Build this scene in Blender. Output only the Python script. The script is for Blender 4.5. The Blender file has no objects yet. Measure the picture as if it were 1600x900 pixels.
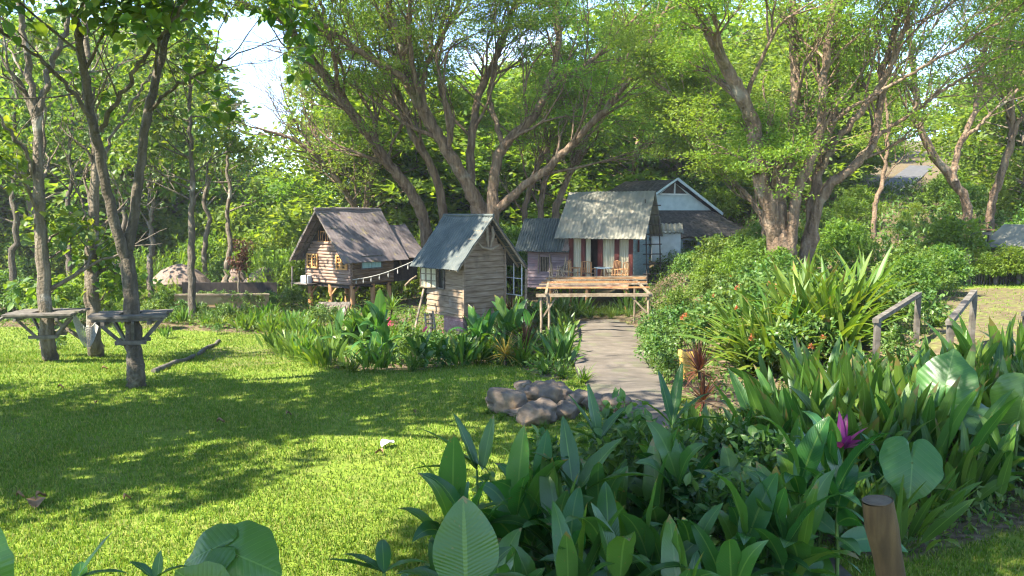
import bpy, math, random
import numpy as np
from mathutils import Vector

sc = bpy.context.scene
C = sc.collection
rad = math.radians
random.seed(7)

# ------------------------------------------------------------------ camera, sky, sun, exposure
F, H, PITCH = 1256.0, 3.2, rad(5.46)
cd = bpy.data.cameras.new('camera'); cam = bpy.data.objects.new('camera', cd); C.objects.link(cam)
cam.location = (0, 0, H); cam.rotation_euler = (math.pi/2 - PITCH, 0, 0)
cd.sensor_width = 36; cd.lens = 36*F/1600; cd.clip_end = 2000; cd.clip_start = 0.05
sc.camera = cam

SUN_EL = rad(50); SUN_AZ = math.atan2(-0.82, -0.57)          # azimuth measured from +Y towards +X
SUN = np.array([math.cos(SUN_EL)*math.sin(SUN_AZ), math.cos(SUN_EL)*math.cos(SUN_AZ), math.sin(SUN_EL)])
sl = bpy.data.lights.new('sun', 'SUN'); so = bpy.data.objects.new('sun', sl); C.objects.link(so)
sl.energy = 5.0; sl.angle = rad(0.55); sl.color = (1.0, 0.93, 0.79)
so.rotation_euler = Vector(-SUN).to_track_quat('-Z', 'Y').to_euler()
so.location = (-30, 20, 40)

w = bpy.data.worlds.new('World'); sc.world = w; w.use_nodes = True
nt = w.node_tree; nt.nodes.clear()
wo = nt.nodes.new('ShaderNodeOutputWorld'); bg = nt.nodes.new('ShaderNodeBackground')
sky = nt.nodes.new('ShaderNodeTexSky'); sky.sky_type = 'NISHITA'; sky.sun_disc = False
sky.sun_elevation = SUN_EL; sky.sun_rotation = SUN_AZ % (2*math.pi)
sky.air_density = 0.75; sky.dust_density = 0.0; sky.ozone_density = 1.8; sky.altitude = 1000
tc = nt.nodes.new('ShaderNodeTexCoord'); mp = nt.nodes.new('ShaderNodeMapping')
mp.inputs['Scale'].default_value = (1.0, 1.0, 2.6)
nz = nt.nodes.new('ShaderNodeTexNoise'); nz.inputs['Scale'].default_value = 3.2; nz.inputs['Detail'].default_value = 8
rp = nt.nodes.new('ShaderNodeValToRGB'); rp.color_ramp.elements[0].position = 0.60; rp.color_ramp.elements[1].position = 0.8
mx = nt.nodes.new('ShaderNodeMix'); mx.data_type = 'RGBA'
mx.inputs[7].default_value = (3.6, 3.8, 4.1, 1)
nt.links.new(tc.outputs['Generated'], mp.inputs[0]); nt.links.new(mp.outputs[0], nz.inputs['Vector'])
nt.links.new(nz.outputs['Fac'], rp.inputs[0]); nt.links.new(rp.outputs[0], mx.inputs[0])
nt.links.new(sky.outputs[0], mx.inputs[6]); nt.links.new(mx.outputs[2], bg.inputs[0])
bg.inputs[1].default_value = 0.15
nt.links.new(bg.outputs[0], wo.inputs[0])

vs = sc.view_settings
sc.display_settings.display_device = 'sRGB'
vs.view_transform = 'Standard'; vs.look = 'None'; vs.exposure = 2.35; vs.gamma = 1; vs.use_curve_mapping = False
sc.render.engine = 'CYCLES'
cy = sc.cycles
HAZE = 0.0004
cy.volume_bounces = 0; cy.max_bounces = 10; cy.diffuse_bounces = 6; cy.glossy_bounces = 2; cy.transmission_bounces = 7
cy.transparent_max_bounces = 6; cy.caustics_reflective = False; cy.caustics_refractive = False
cy.sample_clamp_indirect = 6; cy.use_adaptive_sampling = True; cy.adaptive_threshold = 0.008
cy.use_denoising = True; cy.filter_width = 1.2
try: cy.denoiser = 'OPENIMAGEDENOISE'
except Exception: pass

# ------------------------------------------------------------------ helpers: image geometry and terrain
CP, SP = math.cos(PITCH), math.sin(PITCH)
def W(px, py, Y):
    """world point seen at photo pixel (px, py) at forward distance Y"""
    a = (px-800)/F; b = (450-py)/F
    dx, dy, dz = a, CP + b*SP, -SP + b*CP
    return np.array([dx*Y/dy, Y, H + dz*Y/dy])
def sst(a, b, x):
    t = np.clip((np.asarray(x, float)-a)/(b-a), 0, 1); return t*t*(3-2*t)
def G(x, y):
    x = np.asarray(x, float); y = np.asarray(y, float)
    right = sst(4.6, 8.5, x)*sst(9, 14, y)
    z = -1.3*sst(13, 29, y)*(1-right) + right*0.72
    z = z - 0.9*sst(34, 50, y)*sst(0, -12, x)
    hr = np.maximum(0, y-29)*0.125*sst(9, 22, x)
    hc = np.maximum(0, y-52)*0.15*sst(-10, 8, x)*(1-sst(9, 22, x))
    hl = np.maximum(0, y-66)*0.06*(1-sst(-10, 8, x))
    z = z + np.minimum(hr, 16) + np.minimum(hc, 14) + np.minimum(hl, 6)
    z = z + 0.05*np.sin(x*0.7+1.3)*np.sin(y*0.55)*sst(4, 10, y)
    return z
def g(x, y): return float(G(x, y))
def ground_px(px, py):
    """where the view ray through a photo pixel meets the terrain"""
    lo = 2.0
    for Y in np.arange(2.0, 120, 0.1):
        p = W(px, py, Y)
        if p[2] <= g(p[0], p[1]): return (p[0], p[1])
    return (p[0], p[1])
def in_poly(P, poly):
    x, y = P[:, 0], P[:, 1]; r = np.zeros(len(P), bool); n = len(poly)
    for i in range(n):
        x1, y1 = poly[i]; x2, y2 = poly[(i+1) % n]
        c = ((y1 > y) != (y2 > y))
        with np.errstate(divide='ignore', invalid='ignore'):
            r ^= c & (x < (x2-x1)*(y-y1)/(y2-y1+1e-12)+x1)
    return r

# ------------------------------------------------------------------ helpers: meshes and objects
def norm(a): return a/np.maximum(np.linalg.norm(a, axis=-1, keepdims=True), 1e-9)
class MB:
    def __init__(s): s.v = []; s.f = []; s.uv = []; s.n = 0; s.hasuv = False
    def add(s, V, Fc, UV=None):
        V = np.asarray(V, np.float32).reshape(-1, 3); Fc = np.asarray(Fc, np.int64).reshape(-1, 4)
        s.v.append(V); s.f.append(Fc+s.n); s.n += len(V)
        if UV is None: UV = np.zeros((len(V), 2), np.float32)
        else: s.hasuv = True
        s.uv.append(np.asarray(UV, np.float32).reshape(-1, 2))
    def box(s, a, b):
        x0, y0, z0 = a; x1, y1, z1 = b
        V = [(x0,y0,z0),(x1,y0,z0),(x1,y1,z0),(x0,y1,z0),(x0,y0,z1),(x1,y0,z1),(x1,y1,z1),(x0,y1,z1)]
        s.add(V, [(0,3,2,1),(4,5,6,7),(0,1,5,4),(1,2,6,5),(2,3,7,6),(3,0,4,7)])
    def bar(s, p, q, w, h=None, up=(0,0,1)):
        """rectangular bar from p to q"""
        h = h or w; p = np.array(p, float); q = np.array(q, float); d = norm(q-p)
        upv = np.array(up, float)
        if abs(np.dot(d, upv)) > 0.98: upv = np.array([1.0, 0, 0])
        sd = norm(np.cross(d, upv)); u = np.cross(sd, d)
        V = []
        for c in (p, q):
            for a_, b_ in ((-1,-1),(1,-1),(1,1),(-1,1)): V.append(c+sd*a_*w/2+u*b_*h/2)
        s.add(V, [(0,1,2,3),(7,6,5,4),(0,4,5,1),(1,5,6,2),(2,6,7,3),(3,7,4,0)])
    def tube(s, P, r, n=8, cap=True):
        P = np.asarray(P, float); m = len(P); r = np.broadcast_to(np.asarray(r, float), (m,))
        T = norm(np.gradient(P, axis=0)); ref = np.array([0.31, 0.95, 0.05])
        if abs(np.dot(T[0], ref)) > .9: ref = np.array([1., 0, 0])
        A = norm(np.cross(T, ref)); B = np.cross(T, A)
        th = np.arange(n)*2*math.pi/n
        V = P[:, None, :] + r[:, None, None]*(np.cos(th)[None, :, None]*A[:, None, :]+np.sin(th)[None, :, None]*B[:, None, :])
        V = V.reshape(-1, 3)
        i = np.arange(m-1)[:, None]*n; j = np.arange(n)[None, :]; k = (j+1) % n
        Fc = np.stack([i+j, i+k, i+n+k, i+n+j], -1).reshape(-1, 4)
        s.add(V, Fc)
        if cap:
            for base, c in ((0, P[0]), ((m-1)*n, P[-1])):
                ring = V[base:base+n]
                VV = np.vstack([ring, c[None]]); ff = []
                for q in range(0, n, 2): ff.append((q, (q+1) % n, (q+2) % n, n))
                s.add(VV, ff)
    def slab(s, a, b, c, d, t):
        """flat panel a-b-c-d thickened by t along its normal"""
        a, b, c, d = [np.array(q, float) for q in (a, b, c, d)]
        nrm = norm(np.cross(b-a, d-a))*t
        s.add([a,b,c,d,a+nrm,b+nrm,c+nrm,d+nrm], [(0,3,2,1),(4,5,6,7),(0,1,5,4),(1,2,6,5),(2,3,7,6),(3,0,4,7)])
    def build(s, name, m, parent=None, smooth=False, off=None, loc=None):
        V = np.vstack(s.v); Fc = np.vstack(s.f)
        if off is not None: V = V - np.asarray(off, np.float32)
        me = bpy.data.meshes.new(name)
        me.vertices.add(len(V)); me.vertices.foreach_set('co', V.astype(np.float32).ravel())
        nf = len(Fc); me.loops.add(nf*4); me.polygons.add(nf)
        me.loops.foreach_set('vertex_index', Fc.astype(np.int32).ravel())
        me.polygons.foreach_set('loop_start', np.arange(0, nf*4, 4, dtype=np.int32))
        me.polygons.foreach_set('use_smooth', np.full(nf, smooth, bool))
        me.update(calc_edges=True)
        if s.hasuv:
            U = np.vstack(s.uv)[Fc.ravel()]
            ul = me.uv_layers.new(name='UVMap'); ul.data.foreach_set('uv', U.astype(np.float32).ravel())
        me.validate(); me.materials.append(m)
        o = bpy.data.objects.new(name, me); C.objects.link(o)
        if parent is not None: o.parent = parent
        if loc is not None: o.location = loc
        return o
def tag(o, label=None, cat=None, group=None, kind=None):
    if label: o['label'] = label
    if cat: o['category'] = cat
    if group: o['group'] = group
    if kind: o['kind'] = kind
    return o
def thing(name, label, cat, loc=(0, 0, 0), rz=0, group=None):
    o = bpy.data.objects.new(name, None); C.objects.link(o); o.empty_display_size = 0.2
    o.location = tuple(float(q) for q in loc); o.rotation_euler = (0, 0, rz)
    return tag(o, label, cat, group)
def copy_tree(o, parent=None):
    c = o.copy(); C.objects.link(c)
    if parent is not None: c.parent = parent
    for ch in list(o.children): copy_tree(ch, c)
    return c

# ------------------------------------------------------------------ materials
def new_mat(name):
    m = bpy.data.materials.new(name); m.use_nodes = True; t = m.node_tree; t.nodes.clear()
    out = t.nodes.new('ShaderNodeOutputMaterial'); return m, t, out
def N(t, kind, **kw):
    n = t.nodes.new('ShaderNode'+kind)
    for k, v in kw.items():
        if k.startswith('i_'):
            n.inputs[k[2:].replace('_', ' ')].default_value = v
        else: setattr(n, k, v)
    return n
def ramp(t, fac, stops):
    r = N(t, 'ValToRGB'); e = r.color_ramp.elements
    while len(e) < len(stops): e.new(0.5)
    for q, (p, c) in zip(e, stops): q.position = p; q.color = (*c, 1)
    t.links.new(fac, r.inputs[0]); return r.outputs[0]
def noise(t, scale, detail=4, coord='Object', sc_=(1, 1, 1), rough=.55):
    tc = N(t, 'TexCoord'); mp = N(t, 'Mapping'); mp.inputs['Scale'].default_value = sc_
    n = N(t, 'TexNoise'); n.inputs['Scale'].default_value = scale; n.inputs['Detail'].default_value = detail
    n.inputs['Roughness'].default_value = rough
    t.links.new(tc.outputs[coord], mp.inputs[0]); t.links.new(mp.outputs[0], n.inputs['Vector']); return n.outputs['Fac']
def mixc(t, fac, a, b, mode='MIX'):
    m = N(t, 'Mix', data_type='RGBA', blend_type=mode)
    for q, k in ((fac, 0), (a, 6), (b, 7)):
        if isinstance(q, (int, float)): m.inputs[k].default_value = q
        elif isinstance(q, tuple): m.inputs[k].default_value = (*q, 1)
        else: t.links.new(q, m.inputs[k])
    return m.outputs[2]
def math_(t, op, a, b=None, c=None):
    m = N(t, 'Math', operation=op)
    for k, q in enumerate((a, b, c)):
        if q is None: continue
        if isinstance(q, (int, float)): m.inputs[k].default_value = q
        else: t.links.new(q, m.inputs[k])
    return m.outputs[0]
def bump(t, h, s=.3, d=.02):
    b = N(t, 'Bump'); b.inputs['Strength'].default_value = s; b.inputs['Distance'].default_value = d
    t.links.new(h, b.inputs['Height']); return b.outputs[0]

def leaf_mat(name, c1, c2, c3=None, trans=.45, rough=.5, veins=None, spec=.35, big=.35, tcol=(1.6, 1.5, .5)):
    """c1..c3: leaf colours spread over the leaves of a plant; veins: None, 'strip' or 'heart'"""
    m, t, out = new_mat(name)
    geo = N(t, 'NewGeometry')
    col = ramp(t, geo.outputs['Random Per Island'], [(0, c1), (.6, c2), (1, c3 or c2)])
    oi = N(t, 'ObjectInfo')
    hsv = N(t, 'HueSaturation'); t.links.new(col, hsv.inputs['Color'])
    t.links.new(math_(t, 'MULTIPLY_ADD', oi.outputs['Random'], .035, .482), hsv.inputs['Hue'])
    nz = noise(t, big, 3)
    t.links.new(math_(t, 'MULTIPLY_ADD', nz, .9, .55), hsv.inputs['Value'])
    col = hsv.outputs[0]
    p = N(t, 'BsdfPrincipled'); p.inputs['Roughness'].default_value = rough
    p.inputs['Specular IOR Level'].default_value = spec
    nrm = None
    if veins:
        uv = N(t, 'UVMap'); sp = N(t, 'SeparateXYZ'); t.links.new(uv.outputs[0], sp.inputs[0])
        if veins == 'strip':
            ac = math_(t, 'ABSOLUTE', math_(t, 'SUBTRACT', sp.outputs[0], .5))
            mid = math_(t, 'LESS_THAN', ac, .035)
            lat = math_(t, 'SINE', math_(t, 'MULTIPLY', math_(t, 'SUBTRACT', sp.outputs[1], math_(t, 'MULTIPLY', ac, .35)), 150))
            col = mixc(t, math_(t, 'MULTIPLY', mid, .5), col, (.16, .26, .06))
            wn = noise(t, 14, 4)
            tip = math_(t, 'GREATER_THAN', math_(t, 'ADD', sp.outputs[1], math_(t, 'MULTIPLY', math_(t, 'SUBTRACT', wn, .5), .5)), math_(t, 'MULTIPLY_ADD', geo.outputs['Random Per Island'], -.30, 1.16))
            col = mixc(t, math_(t, 'MULTIPLY', tip, .75), col, (.20, .13, .05))
            spot = math_(t, 'MULTIPLY', math_(t, 'GREATER_THAN', noise(t, 38, 3), .685), math_(t, 'GREATER_THAN', geo.outputs['Random Per Island'], .45))
            col = mixc(t, math_(t, 'MULTIPLY', spot, .6), col, (.15, .13, .04))
        else:
            ac = math_(t, 'ABSOLUTE', math_(t, 'SUBTRACT', sp.outputs[0], .5))
            lat = math_(t, 'SINE', math_(t, 'MULTIPLY', math_(t, 'SUBTRACT', sp.outputs[1], math_(t, 'MULTIPLY', ac, .75)), 2*math.pi*9))
            mid = math_(t, 'MAXIMUM', math_(t, 'LESS_THAN', ac, .011), math_(t, 'MULTIPLY', math_(t, 'GREATER_THAN', lat, .975), .6))
            col = mixc(t, math_(t, 'MULTIPLY', mid, .6), col, (.15, .26, .07))
        col = mixc(t, math_(t, 'MULTIPLY_ADD', lat, .022, .03), col, (.02, .05, .012))
        nrm = bump(t, lat, .15, .004)
        t.links.new(nrm, p.inputs['Normal'])
    t.links.new(col, p.inputs['Base Color'])
    tr = N(t, 'BsdfTranslucent')
    t.links.new(mixc(t, 1.0, col, tcol, 'MULTIPLY'), tr.inputs[0])
    ms = N(t, 'MixShader'); ms.inputs[0].default_value = trans
    t.links.new(p.outputs[0], ms.inputs[1]); t.links.new(tr.outputs[0], ms.inputs[2]); t.links.new(ms.outputs[0], out.inputs[0])
    return m
def surf(name, stops, scale=6, sc_=(1, 1, 1), detail=6, rough=.8, bs=.4, bd=.02, extra=None, spec=.25, fine=0):
    """noise-coloured solid surface; extra=(scale, colour, threshold) adds stains with their own shape"""
    m, t, out = new_mat(name)
    n = noise(t, scale, detail, sc_=sc_)
    col = ramp(t, n, stops)
    if extra:
        for (s2, c2, th, am) in extra:
            n2 = noise(t, s2, 5)
            k = N(t, 'MapRange'); k.inputs['From Min'].default_value = th; k.inputs['From Max'].default_value = th+.12
            k.inputs['To Max'].default_value = am
            t.links.new(n2, k.inputs[0]); col = mixc(t, k.outputs[0], col, c2)
    p = N(t, 'BsdfPrincipled'); p.inputs['Roughness'].default_value = rough; p.inputs['Specular IOR Level'].default_value = spec
    t.links.new(col, p.inputs['Base Color'])
    h = n
    if fine: h = math_(t, 'ADD', n, math_(t, 'MULTIPLY', noise(t, fine, 3), .6))
    t.links.new(bump(t, h, bs, bd), p.inputs['Normal']); t.links.new(p.outputs[0], out.inputs[0])
    return m

M = {}
# foliage
M['rain'] = leaf_mat('rain_tree_leaves', (.095, .18, .022), (.14, .235, .028), (.21, .28, .038), trans=.5, big=.22)
M['teak'] = leaf_mat('broad_tree_leaves', (.045, .10, .018), (.085, .15, .022), (.15, .19, .03), trans=.5, rough=.45, big=.4)
M['bgA'] = leaf_mat('wood_leaves', (.08, .155, .02), (.13, .21, .026), (.19, .25, .034), trans=.6, big=.25)
M['bgB'] = leaf_mat('yellowish_wood_leaves', (.09, .15, .02), (.13, .21, .028), (.18, .25, .038), trans=.58, big=.25)
M['bgC'] = leaf_mat('dark_wood_leaves', (.06, .135, .026), (.09, .17, .03), (.13, .20, .035), trans=.55, big=.3)
M['bush'] = leaf_mat('bush_leaves', (.05, .11, .018), (.085, .155, .022), (.13, .19, .03), trans=.42, big=.6)
M['shrub'] = leaf_mat('shrub_leaves', (.045, .11, .022), (.08, .15, .03), (.12, .18, .05), trans=.4, rough=.42, big=.8)
M['lily'] = leaf_mat('lily_leaves', (.045, .11, .018), (.07, .145, .022), (.125, .19, .028), trans=.42, rough=.36, veins='strip', spec=.45, big=1.0)
M['lilyb'] = leaf_mat('sunlit_tone_lily_leaves', (.055, .125, .018), (.09, .17, .022), (.14, .21, .03), trans=.45, rough=.38, veins='strip', spec=.4, big=.8)  # lily green lightened, sunlight put into the leaf colour
M['canna'] = leaf_mat('paddle_leaves', (.03, .10, .024), (.05, .135, .028), (.11, .195, .03), trans=.4, rough=.27, veins='strip', spec=.5, big=1.2)
M['strap'] = leaf_mat('strap_leaves', (.06, .125, .018), (.10, .17, .022), (.15, .21, .03), trans=.42, rough=.4, veins='strip', big=.8)
M['heart'] = leaf_mat('heart_leaves', (.035, .10, .03), (.065, .145, .03), (.12, .19, .03), trans=.4, rough=.34, veins='heart', spec=.45, big=2.2)
M['purple'] = leaf_mat('purple_leaves', (.16, .018, .10), (.26, .03, .15), (.10, .015, .06), trans=.4, rough=.35, veins='strip', big=2, tcol=(1.5, .6, 1.1))
M['russet'] = leaf_mat('russet_leaves', (.07, .03, .02), (.12, .045, .022), (.10, .09, .03), trans=.35, veins='strip', big=2, tcol=(1.4, .9, .6))
M['golden'] = leaf_mat('golden_leaves', (.30, .19, .025), (.36, .26, .04), (.22, .21, .04), trans=.4, veins='strip', big=2, tcol=(1.3, 1.1, .5))
M['stem'] = surf('green_stem', [(.3, (.06, .12, .02)), (.7, (.11, .16, .035))], 12)
M['orange'] = leaf_mat('orange_petals', (.42, .12, .035), (.48, .18, .07), (.40, .20, .11), trans=.3, tcol=(1.2, .9, .7), big=3)
M['pink'] = leaf_mat('pink_petals', (.55, .06, .14), (.62, .16, .25), (.5, .05, .1), trans=.3, tcol=(1.2, .8, .9), big=3)
M['grass'] = leaf_mat('grass_blades', (.085, .15, .016), (.135, .205, .022), (.26, .25, .075), trans=.35, rough=.6, spec=.15, big=.45, tcol=(1.3, 1.3, .5))
# wood, bark, stone
M['bark_rain'] = surf('rain_tree_bark', [(.25, (.065, .042, .026)), (.5, (.15, .10, .063)), (.75, (.275, .20, .132))], 7, (1, 1, .16), 9, .9, 1.0, .10,
                      extra=[(.9, (.30, .28, .22), .60, .55), (.55, (.07, .09, .03), .60, .5)], fine=14)
M['bark_pale'] = surf('pale_bark', [(.25, (.06, .046, .03)), (.5, (.12, .095, .066)), (.75, (.20, .165, .12))], 9, (1, 1, .16), 9, .9, 1.0, .08,
                      extra=[(1.5, (.46, .43, .36), .58, .7)], fine=16)
M['bark_teak'] = surf('grey_brown_bark', [(.25, (.04, .032, .022)), (.5, (.085, .068, .048)), (.75, (.16, .13, .095))], 9, (1, 1, .15), 9, .9, 1.0, .08,
                      extra=[(1.6, (.26, .245, .20), .60, .6), (1.1, (.05, .065, .025), .60, .5)], fine=20)
M['log'] = surf('log_siding', [(.3, (.13, .08, .055)), (.5, (.22, .145, .105)), (.72, (.31, .225, .175))], 5, (.35, .35, 3.5), 7, .85, .4, .01, extra=[(1.8, (.14, .10, .075), .62, .6)])
M['log_brown'] = surf('brown_log_siding', [(.3, (.085, .052, .03)), (.5, (.14, .09, .052)), (.72, (.21, .14, .088))], 5, (.35, .35, 3.5), 7, .85, .4, .01, extra=[(1.8, (.09, .06, .04), .62, .6)])
M['plank'] = surf('weathered_planks', [(.3, (.125, .083, .048)), (.5, (.195, .14, .09)), (.72, (.275, .21, .145))], 5, (.35, .35, 3.5), 7, .85, .4, .01, extra=[(1.3, (.08, .06, .04), .58, .7), (2.0, (.27, .245, .21), .62, .5)])
M['mauve'] = surf('mauve_planks', [(.3, (.10, .07, .07)), (.5, (.165, .118, .118)), (.72, (.23, .175, .17))], 5, (.35, .35, 3.5), 7, .85, .4, .01, extra=[(1.6, (.30, .14, .12), .60, .4)])
M['teal_wall'] = surf('pale_teal_planks', [(.3, (.15, .20, .19)), (.7, (.25, .30, .28))], 4, (.4, .4, 3), 6, .8, .3, .01)
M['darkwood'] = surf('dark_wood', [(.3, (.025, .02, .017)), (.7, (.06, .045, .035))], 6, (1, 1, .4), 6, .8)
M['postwood'] = surf('orange_brown_post', [(.3, (.23, .105, .04)), (.5, (.34, .17, .07)), (.75, (.44, .25, .11))], 6, (1, 1, .2), 7, .75)
M['greywood'] = surf('grey_weathered_wood', [(.3, (.05, .043, .034)), (.5, (.098, .084, .067)), (.75, (.165, .147, .122))], 7, (1, 1, 1), 7, .85, .5, .01, extra=[(2.0, (.09, .10, .05), .60, .5)])
M['palewood'] = surf('pale_timber', [(.3, (.12, .088, .053)), (.5, (.19, .146, .095)), (.75, (.27, .22, .155))], 7, (1, 1, 1), 6, .8, .4, .01)
M['lattice'] = surf('amber_lattice_wood', [(.3, (.42, .20, .06)), (.7, (.60, .33, .12))], 8)
M['redwood'] = surf('red_painted_wood', [(.3, (.055, .012, .009)), (.7, (.105, .026, .018))], 6, (1, 1, .3))
M['deck'] = surf('rosy_deck_boards', [(.3, (.34, .18, .11)), (.7, (.50, .30, .20))], 6, (.4, 4, 1))
M['glass'] = surf('dark_interior', [(.3, (.012, .012, .012)), (.7, (.03, .028, .025))], 3, rough=.25)
M['teal_curtain'] = surf('teal_curtain', [(.35, (.22, .36, .33)), (.65, (.34, .48, .43))], 9, (4, 4, .2), 3, .9)
M['curtain'] = surf('cream_curtain', [(.35, (.36, .32, .21)), (.65, (.54, .49, .35))], 9, (4, 4, .15), 3, .9)
M['white'] = surf('white_paint', [(.3, (.45, .46, .44)), (.7, (.60, .61, .59))], 3)
M['bluewhite'] = surf('pale_blue_panel', [(.3, (.29, .345, .355)), (.7, (.39, .45, .45))], 2, extra=[(1.0, (.42, .48, .47), .62, .5)])
M['roof_brown'] = surf('violet_brown_roof', [(.3, (.095, .075, .072)), (.5, (.145, .118, .112)), (.75, (.20, .165, .155))], 2.2, (1, 1, 1), 7, .8, .3, .01,
                       extra=[(3.2, (.24, .19, .07), .60, .7), (1.0, (.06, .045, .042), .60, .5)], fine=30)
M['roof_grey'] = surf('grey_sheet_roof', [(.3, (.115, .112, .09)), (.5, (.168, .16, .127)), (.75, (.23, .215, .165))], 1.6, (1, 1, 1), 7, .7, .15, .01,
                      extra=[(1.1, (.26, .20, .13), .60, .5)], fine=30)
M['roof_slate'] = surf('slate_blue_roof', [(.3, (.036, .045, .043)), (.5, (.058, .068, .064)), (.75, (.09, .098, .088))], 1.8, (1, 1, 1), 7, .7, .2, .01, extra=[(2.0, (.12, .12, .10), .60, .5)], fine=30)
M['shingle'] = surf('shaggy_dark_shingle', [(.3, (.018, .016, .015)), (.5, (.045, .039, .035)), (.75, (.11, .09, .075))], 5, (1, 1, 1), 9, .9, 1.0, .06, fine=22)
M['thatch'] = surf('dry_thatch', [(.3, (.09, .062, .046)), (.5, (.15, .11, .085)), (.75, (.22, .17, .135))], 9, (1, 1, .35), 9, .95, .5, .03, fine=30)
M['brick'] = surf('rosy_brick_skirting', [(.3, (.20, .10, .085)), (.7, (.36, .23, .20))], 9)
M['rope'] = surf('pale_rope', [(.3, (.26, .245, .21)), (.7, (.38, .36, .31))], 20)
M['stone'] = surf('river_stone', [(.25, (.06, .044, .031)), (.5, (.135, .102, .075)), (.75, (.24, .19, .145))], 2.6, (1, 1, 1), 9, .8, .5, .03,
                  extra=[(1.7, (.27, .165, .075), .54, .7), (2.2, (.055, .05, .042), .58, .7)], fine=18)
m_, t_, out_ = new_mat('concrete_path'); n1_ = noise(t_, 1.6, 9); n2_ = noise(t_, 30, 4); n3_ = noise(t_, .8, 5)
c_ = ramp(t_, n1_, [(.3, (.058, .046, .034)), (.5, (.088, .072, .055)), (.75, (.122, .102, .08))])
uv_ = N(t_, 'UVMap'); sx_ = N(t_, 'SeparateXYZ'); t_.links.new(uv_.outputs[0], sx_.inputs[0])
n4_ = noise(t_, 3.2, 5, sc_=(.3, 1.5, 1)); shadow_bands_ = N(t_, 'MapRange'); shadow_bands_.inputs['From Min'].default_value = .50; shadow_bands_.inputs['From Max'].default_value = .60; t_.links.new(n4_, shadow_bands_.inputs[0])  # soft transverse bands painted dark, standing in for shadow stripes on the path
c_ = mixc(t_, math_(t_, 'MULTIPLY', shadow_bands_.outputs[0], .5), c_, (.05, .042, .03)); c_ = mixc(t_, math_(t_, 'MULTIPLY', math_(t_, 'GREATER_THAN', n2_, .66), .4), c_, (.06, .05, .028)); c_ = mixc(t_, math_(t_, 'MULTIPLY', math_(t_, 'GREATER_THAN', n3_, .58), .35), c_, (.06, .07, .025))
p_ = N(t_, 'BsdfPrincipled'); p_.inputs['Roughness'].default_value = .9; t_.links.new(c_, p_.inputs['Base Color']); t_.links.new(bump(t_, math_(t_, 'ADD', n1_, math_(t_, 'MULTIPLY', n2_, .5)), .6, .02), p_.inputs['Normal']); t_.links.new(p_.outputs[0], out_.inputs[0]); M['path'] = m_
M['road'] = surf('asphalt', [(.3, (.06, .058, .056)), (.7, (.10, .097, .093))], 3)
M['yellow'] = surf('yellow_ochre_paint', [(.3, (.50, .30, .06)), (.7, (.68, .44, .11))], 3)
M['post'] = surf('brown_debarked_post', [(.3, (.018, .010, .005)), (.5, (.055, .031, .014)), (.7, (.13, .078, .034))], 9, (1, 1, .12), 8, .75, .5, .01, fine=30)
M['postcut'] = surf('sawn_end_grain', [(.3, (.055, .04, .027)), (.7, (.11, .085, .058))], 18)
M['earth'] = surf('reddish_brick_planter', [(.3, (.20, .13, .06)), (.5, (.30, .20, .09)), (.75, (.38, .28, .12))], 4, extra=[(2, (.10, .12, .03), .55, .6)])
M['dry'] = surf('dry_leaf', [(.3, (.14, .08, .04)), (.7, (.24, .15, .08))], 10)
M['blueish'] = surf('blue_grey_plastic', [(.3, (.38, .44, .50)), (.7, (.5, .56, .6))], 5)

# ------------------------------------------------------------------ setting: ground, path, road, lawn
GP = ground_px
bedA = [GP(205, 505), GP(330, 517), GP(425, 523), GP(470, 560), GP(520, 577), GP(640, 580), GP(700, 572), GP(800, 566),
        GP(835, 590), GP(885, 598), GP(892, 560), GP(890, 530), GP(897, 508), (2.6, 36), (-20, 40), (-24, 30)]
bedB = [GP(985, 508), GP(1012, 540), GP(1030, 575), GP(1042, 610), (3.6, 11.5), (6.0, 12), (7.5, 16), (9, 18), (11, 22), (16, 32), (5.5, 33)]
bedC = [(1.9, 8.6), (2.5, 11.3), (3.6, 12), (5.6, 12.2), (8.2, 11.6), (11, 12), (11, 8.4), (5.5, 8.0), (3.5, 7.0)]
bedD = [(-.75, 6.6), (-.2, 8.0), (.6, 8.9), (1.9, 8.8), (3.0, 7.8), (2.4, 5.6), (1.2, 4.6), (-.5, 4.6)]
dryP = [GP(1440, 455), GP(1530, 450), (22, 22), (22, 14), GP(1570, 560), GP(1480, 580), GP(1395, 560), GP(1420, 500)]
dry2 = [GP(310, 545), GP(470, 535), GP(470, 565), GP(400, 572), GP(330, 580)]
xs = np.unique(np.concatenate([np.arange(-24, 24.01, .3), np.linspace(-420, -24, 26), np.linspace(24, 420, 26)]))
ys = np.unique(np.concatenate([np.arange(1, 46.01, .3), np.linspace(46, 130, 43), np.linspace(130, 600, 20), np.linspace(-60, 1, 14)]))
X, Yg = np.meshgrid(xs, ys); P2 = np.stack([X.ravel(), Yg.ravel()], 1)
Zg = G(P2[:, 0], P2[:, 1])
soil = np.zeros(len(P2)); dry = np.zeros(len(P2))
for b in (bedA, bedB, bedC, bedD): soil[in_poly(P2, b)] = 1
soil[(P2[:, 1] > 29+np.maximum(0, -P2[:, 0]-8)*.25)] = 1
dry[in_poly(P2, dryP)] = 1; dry[in_poly(P2, dry2)] = .55
soil[in_poly(P2, dryP)] = 0
b_ = MB(); nx, ny = len(xs), len(ys)
ii = np.arange(ny-1)[:, None]*nx+np.arange(nx-1)[None, :]
b_.add(np.column_stack([P2, Zg]), np.stack([ii, ii+1, ii+nx+1, ii+nx], -1).reshape(-1, 4))
m, t, out = new_mat('ground_grass_and_soil')
at = N(t, 'Attribute', attribute_name='mask'); sp = N(t, 'SeparateColor'); t.links.new(at.outputs['Color'], sp.inputs[0])
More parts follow.
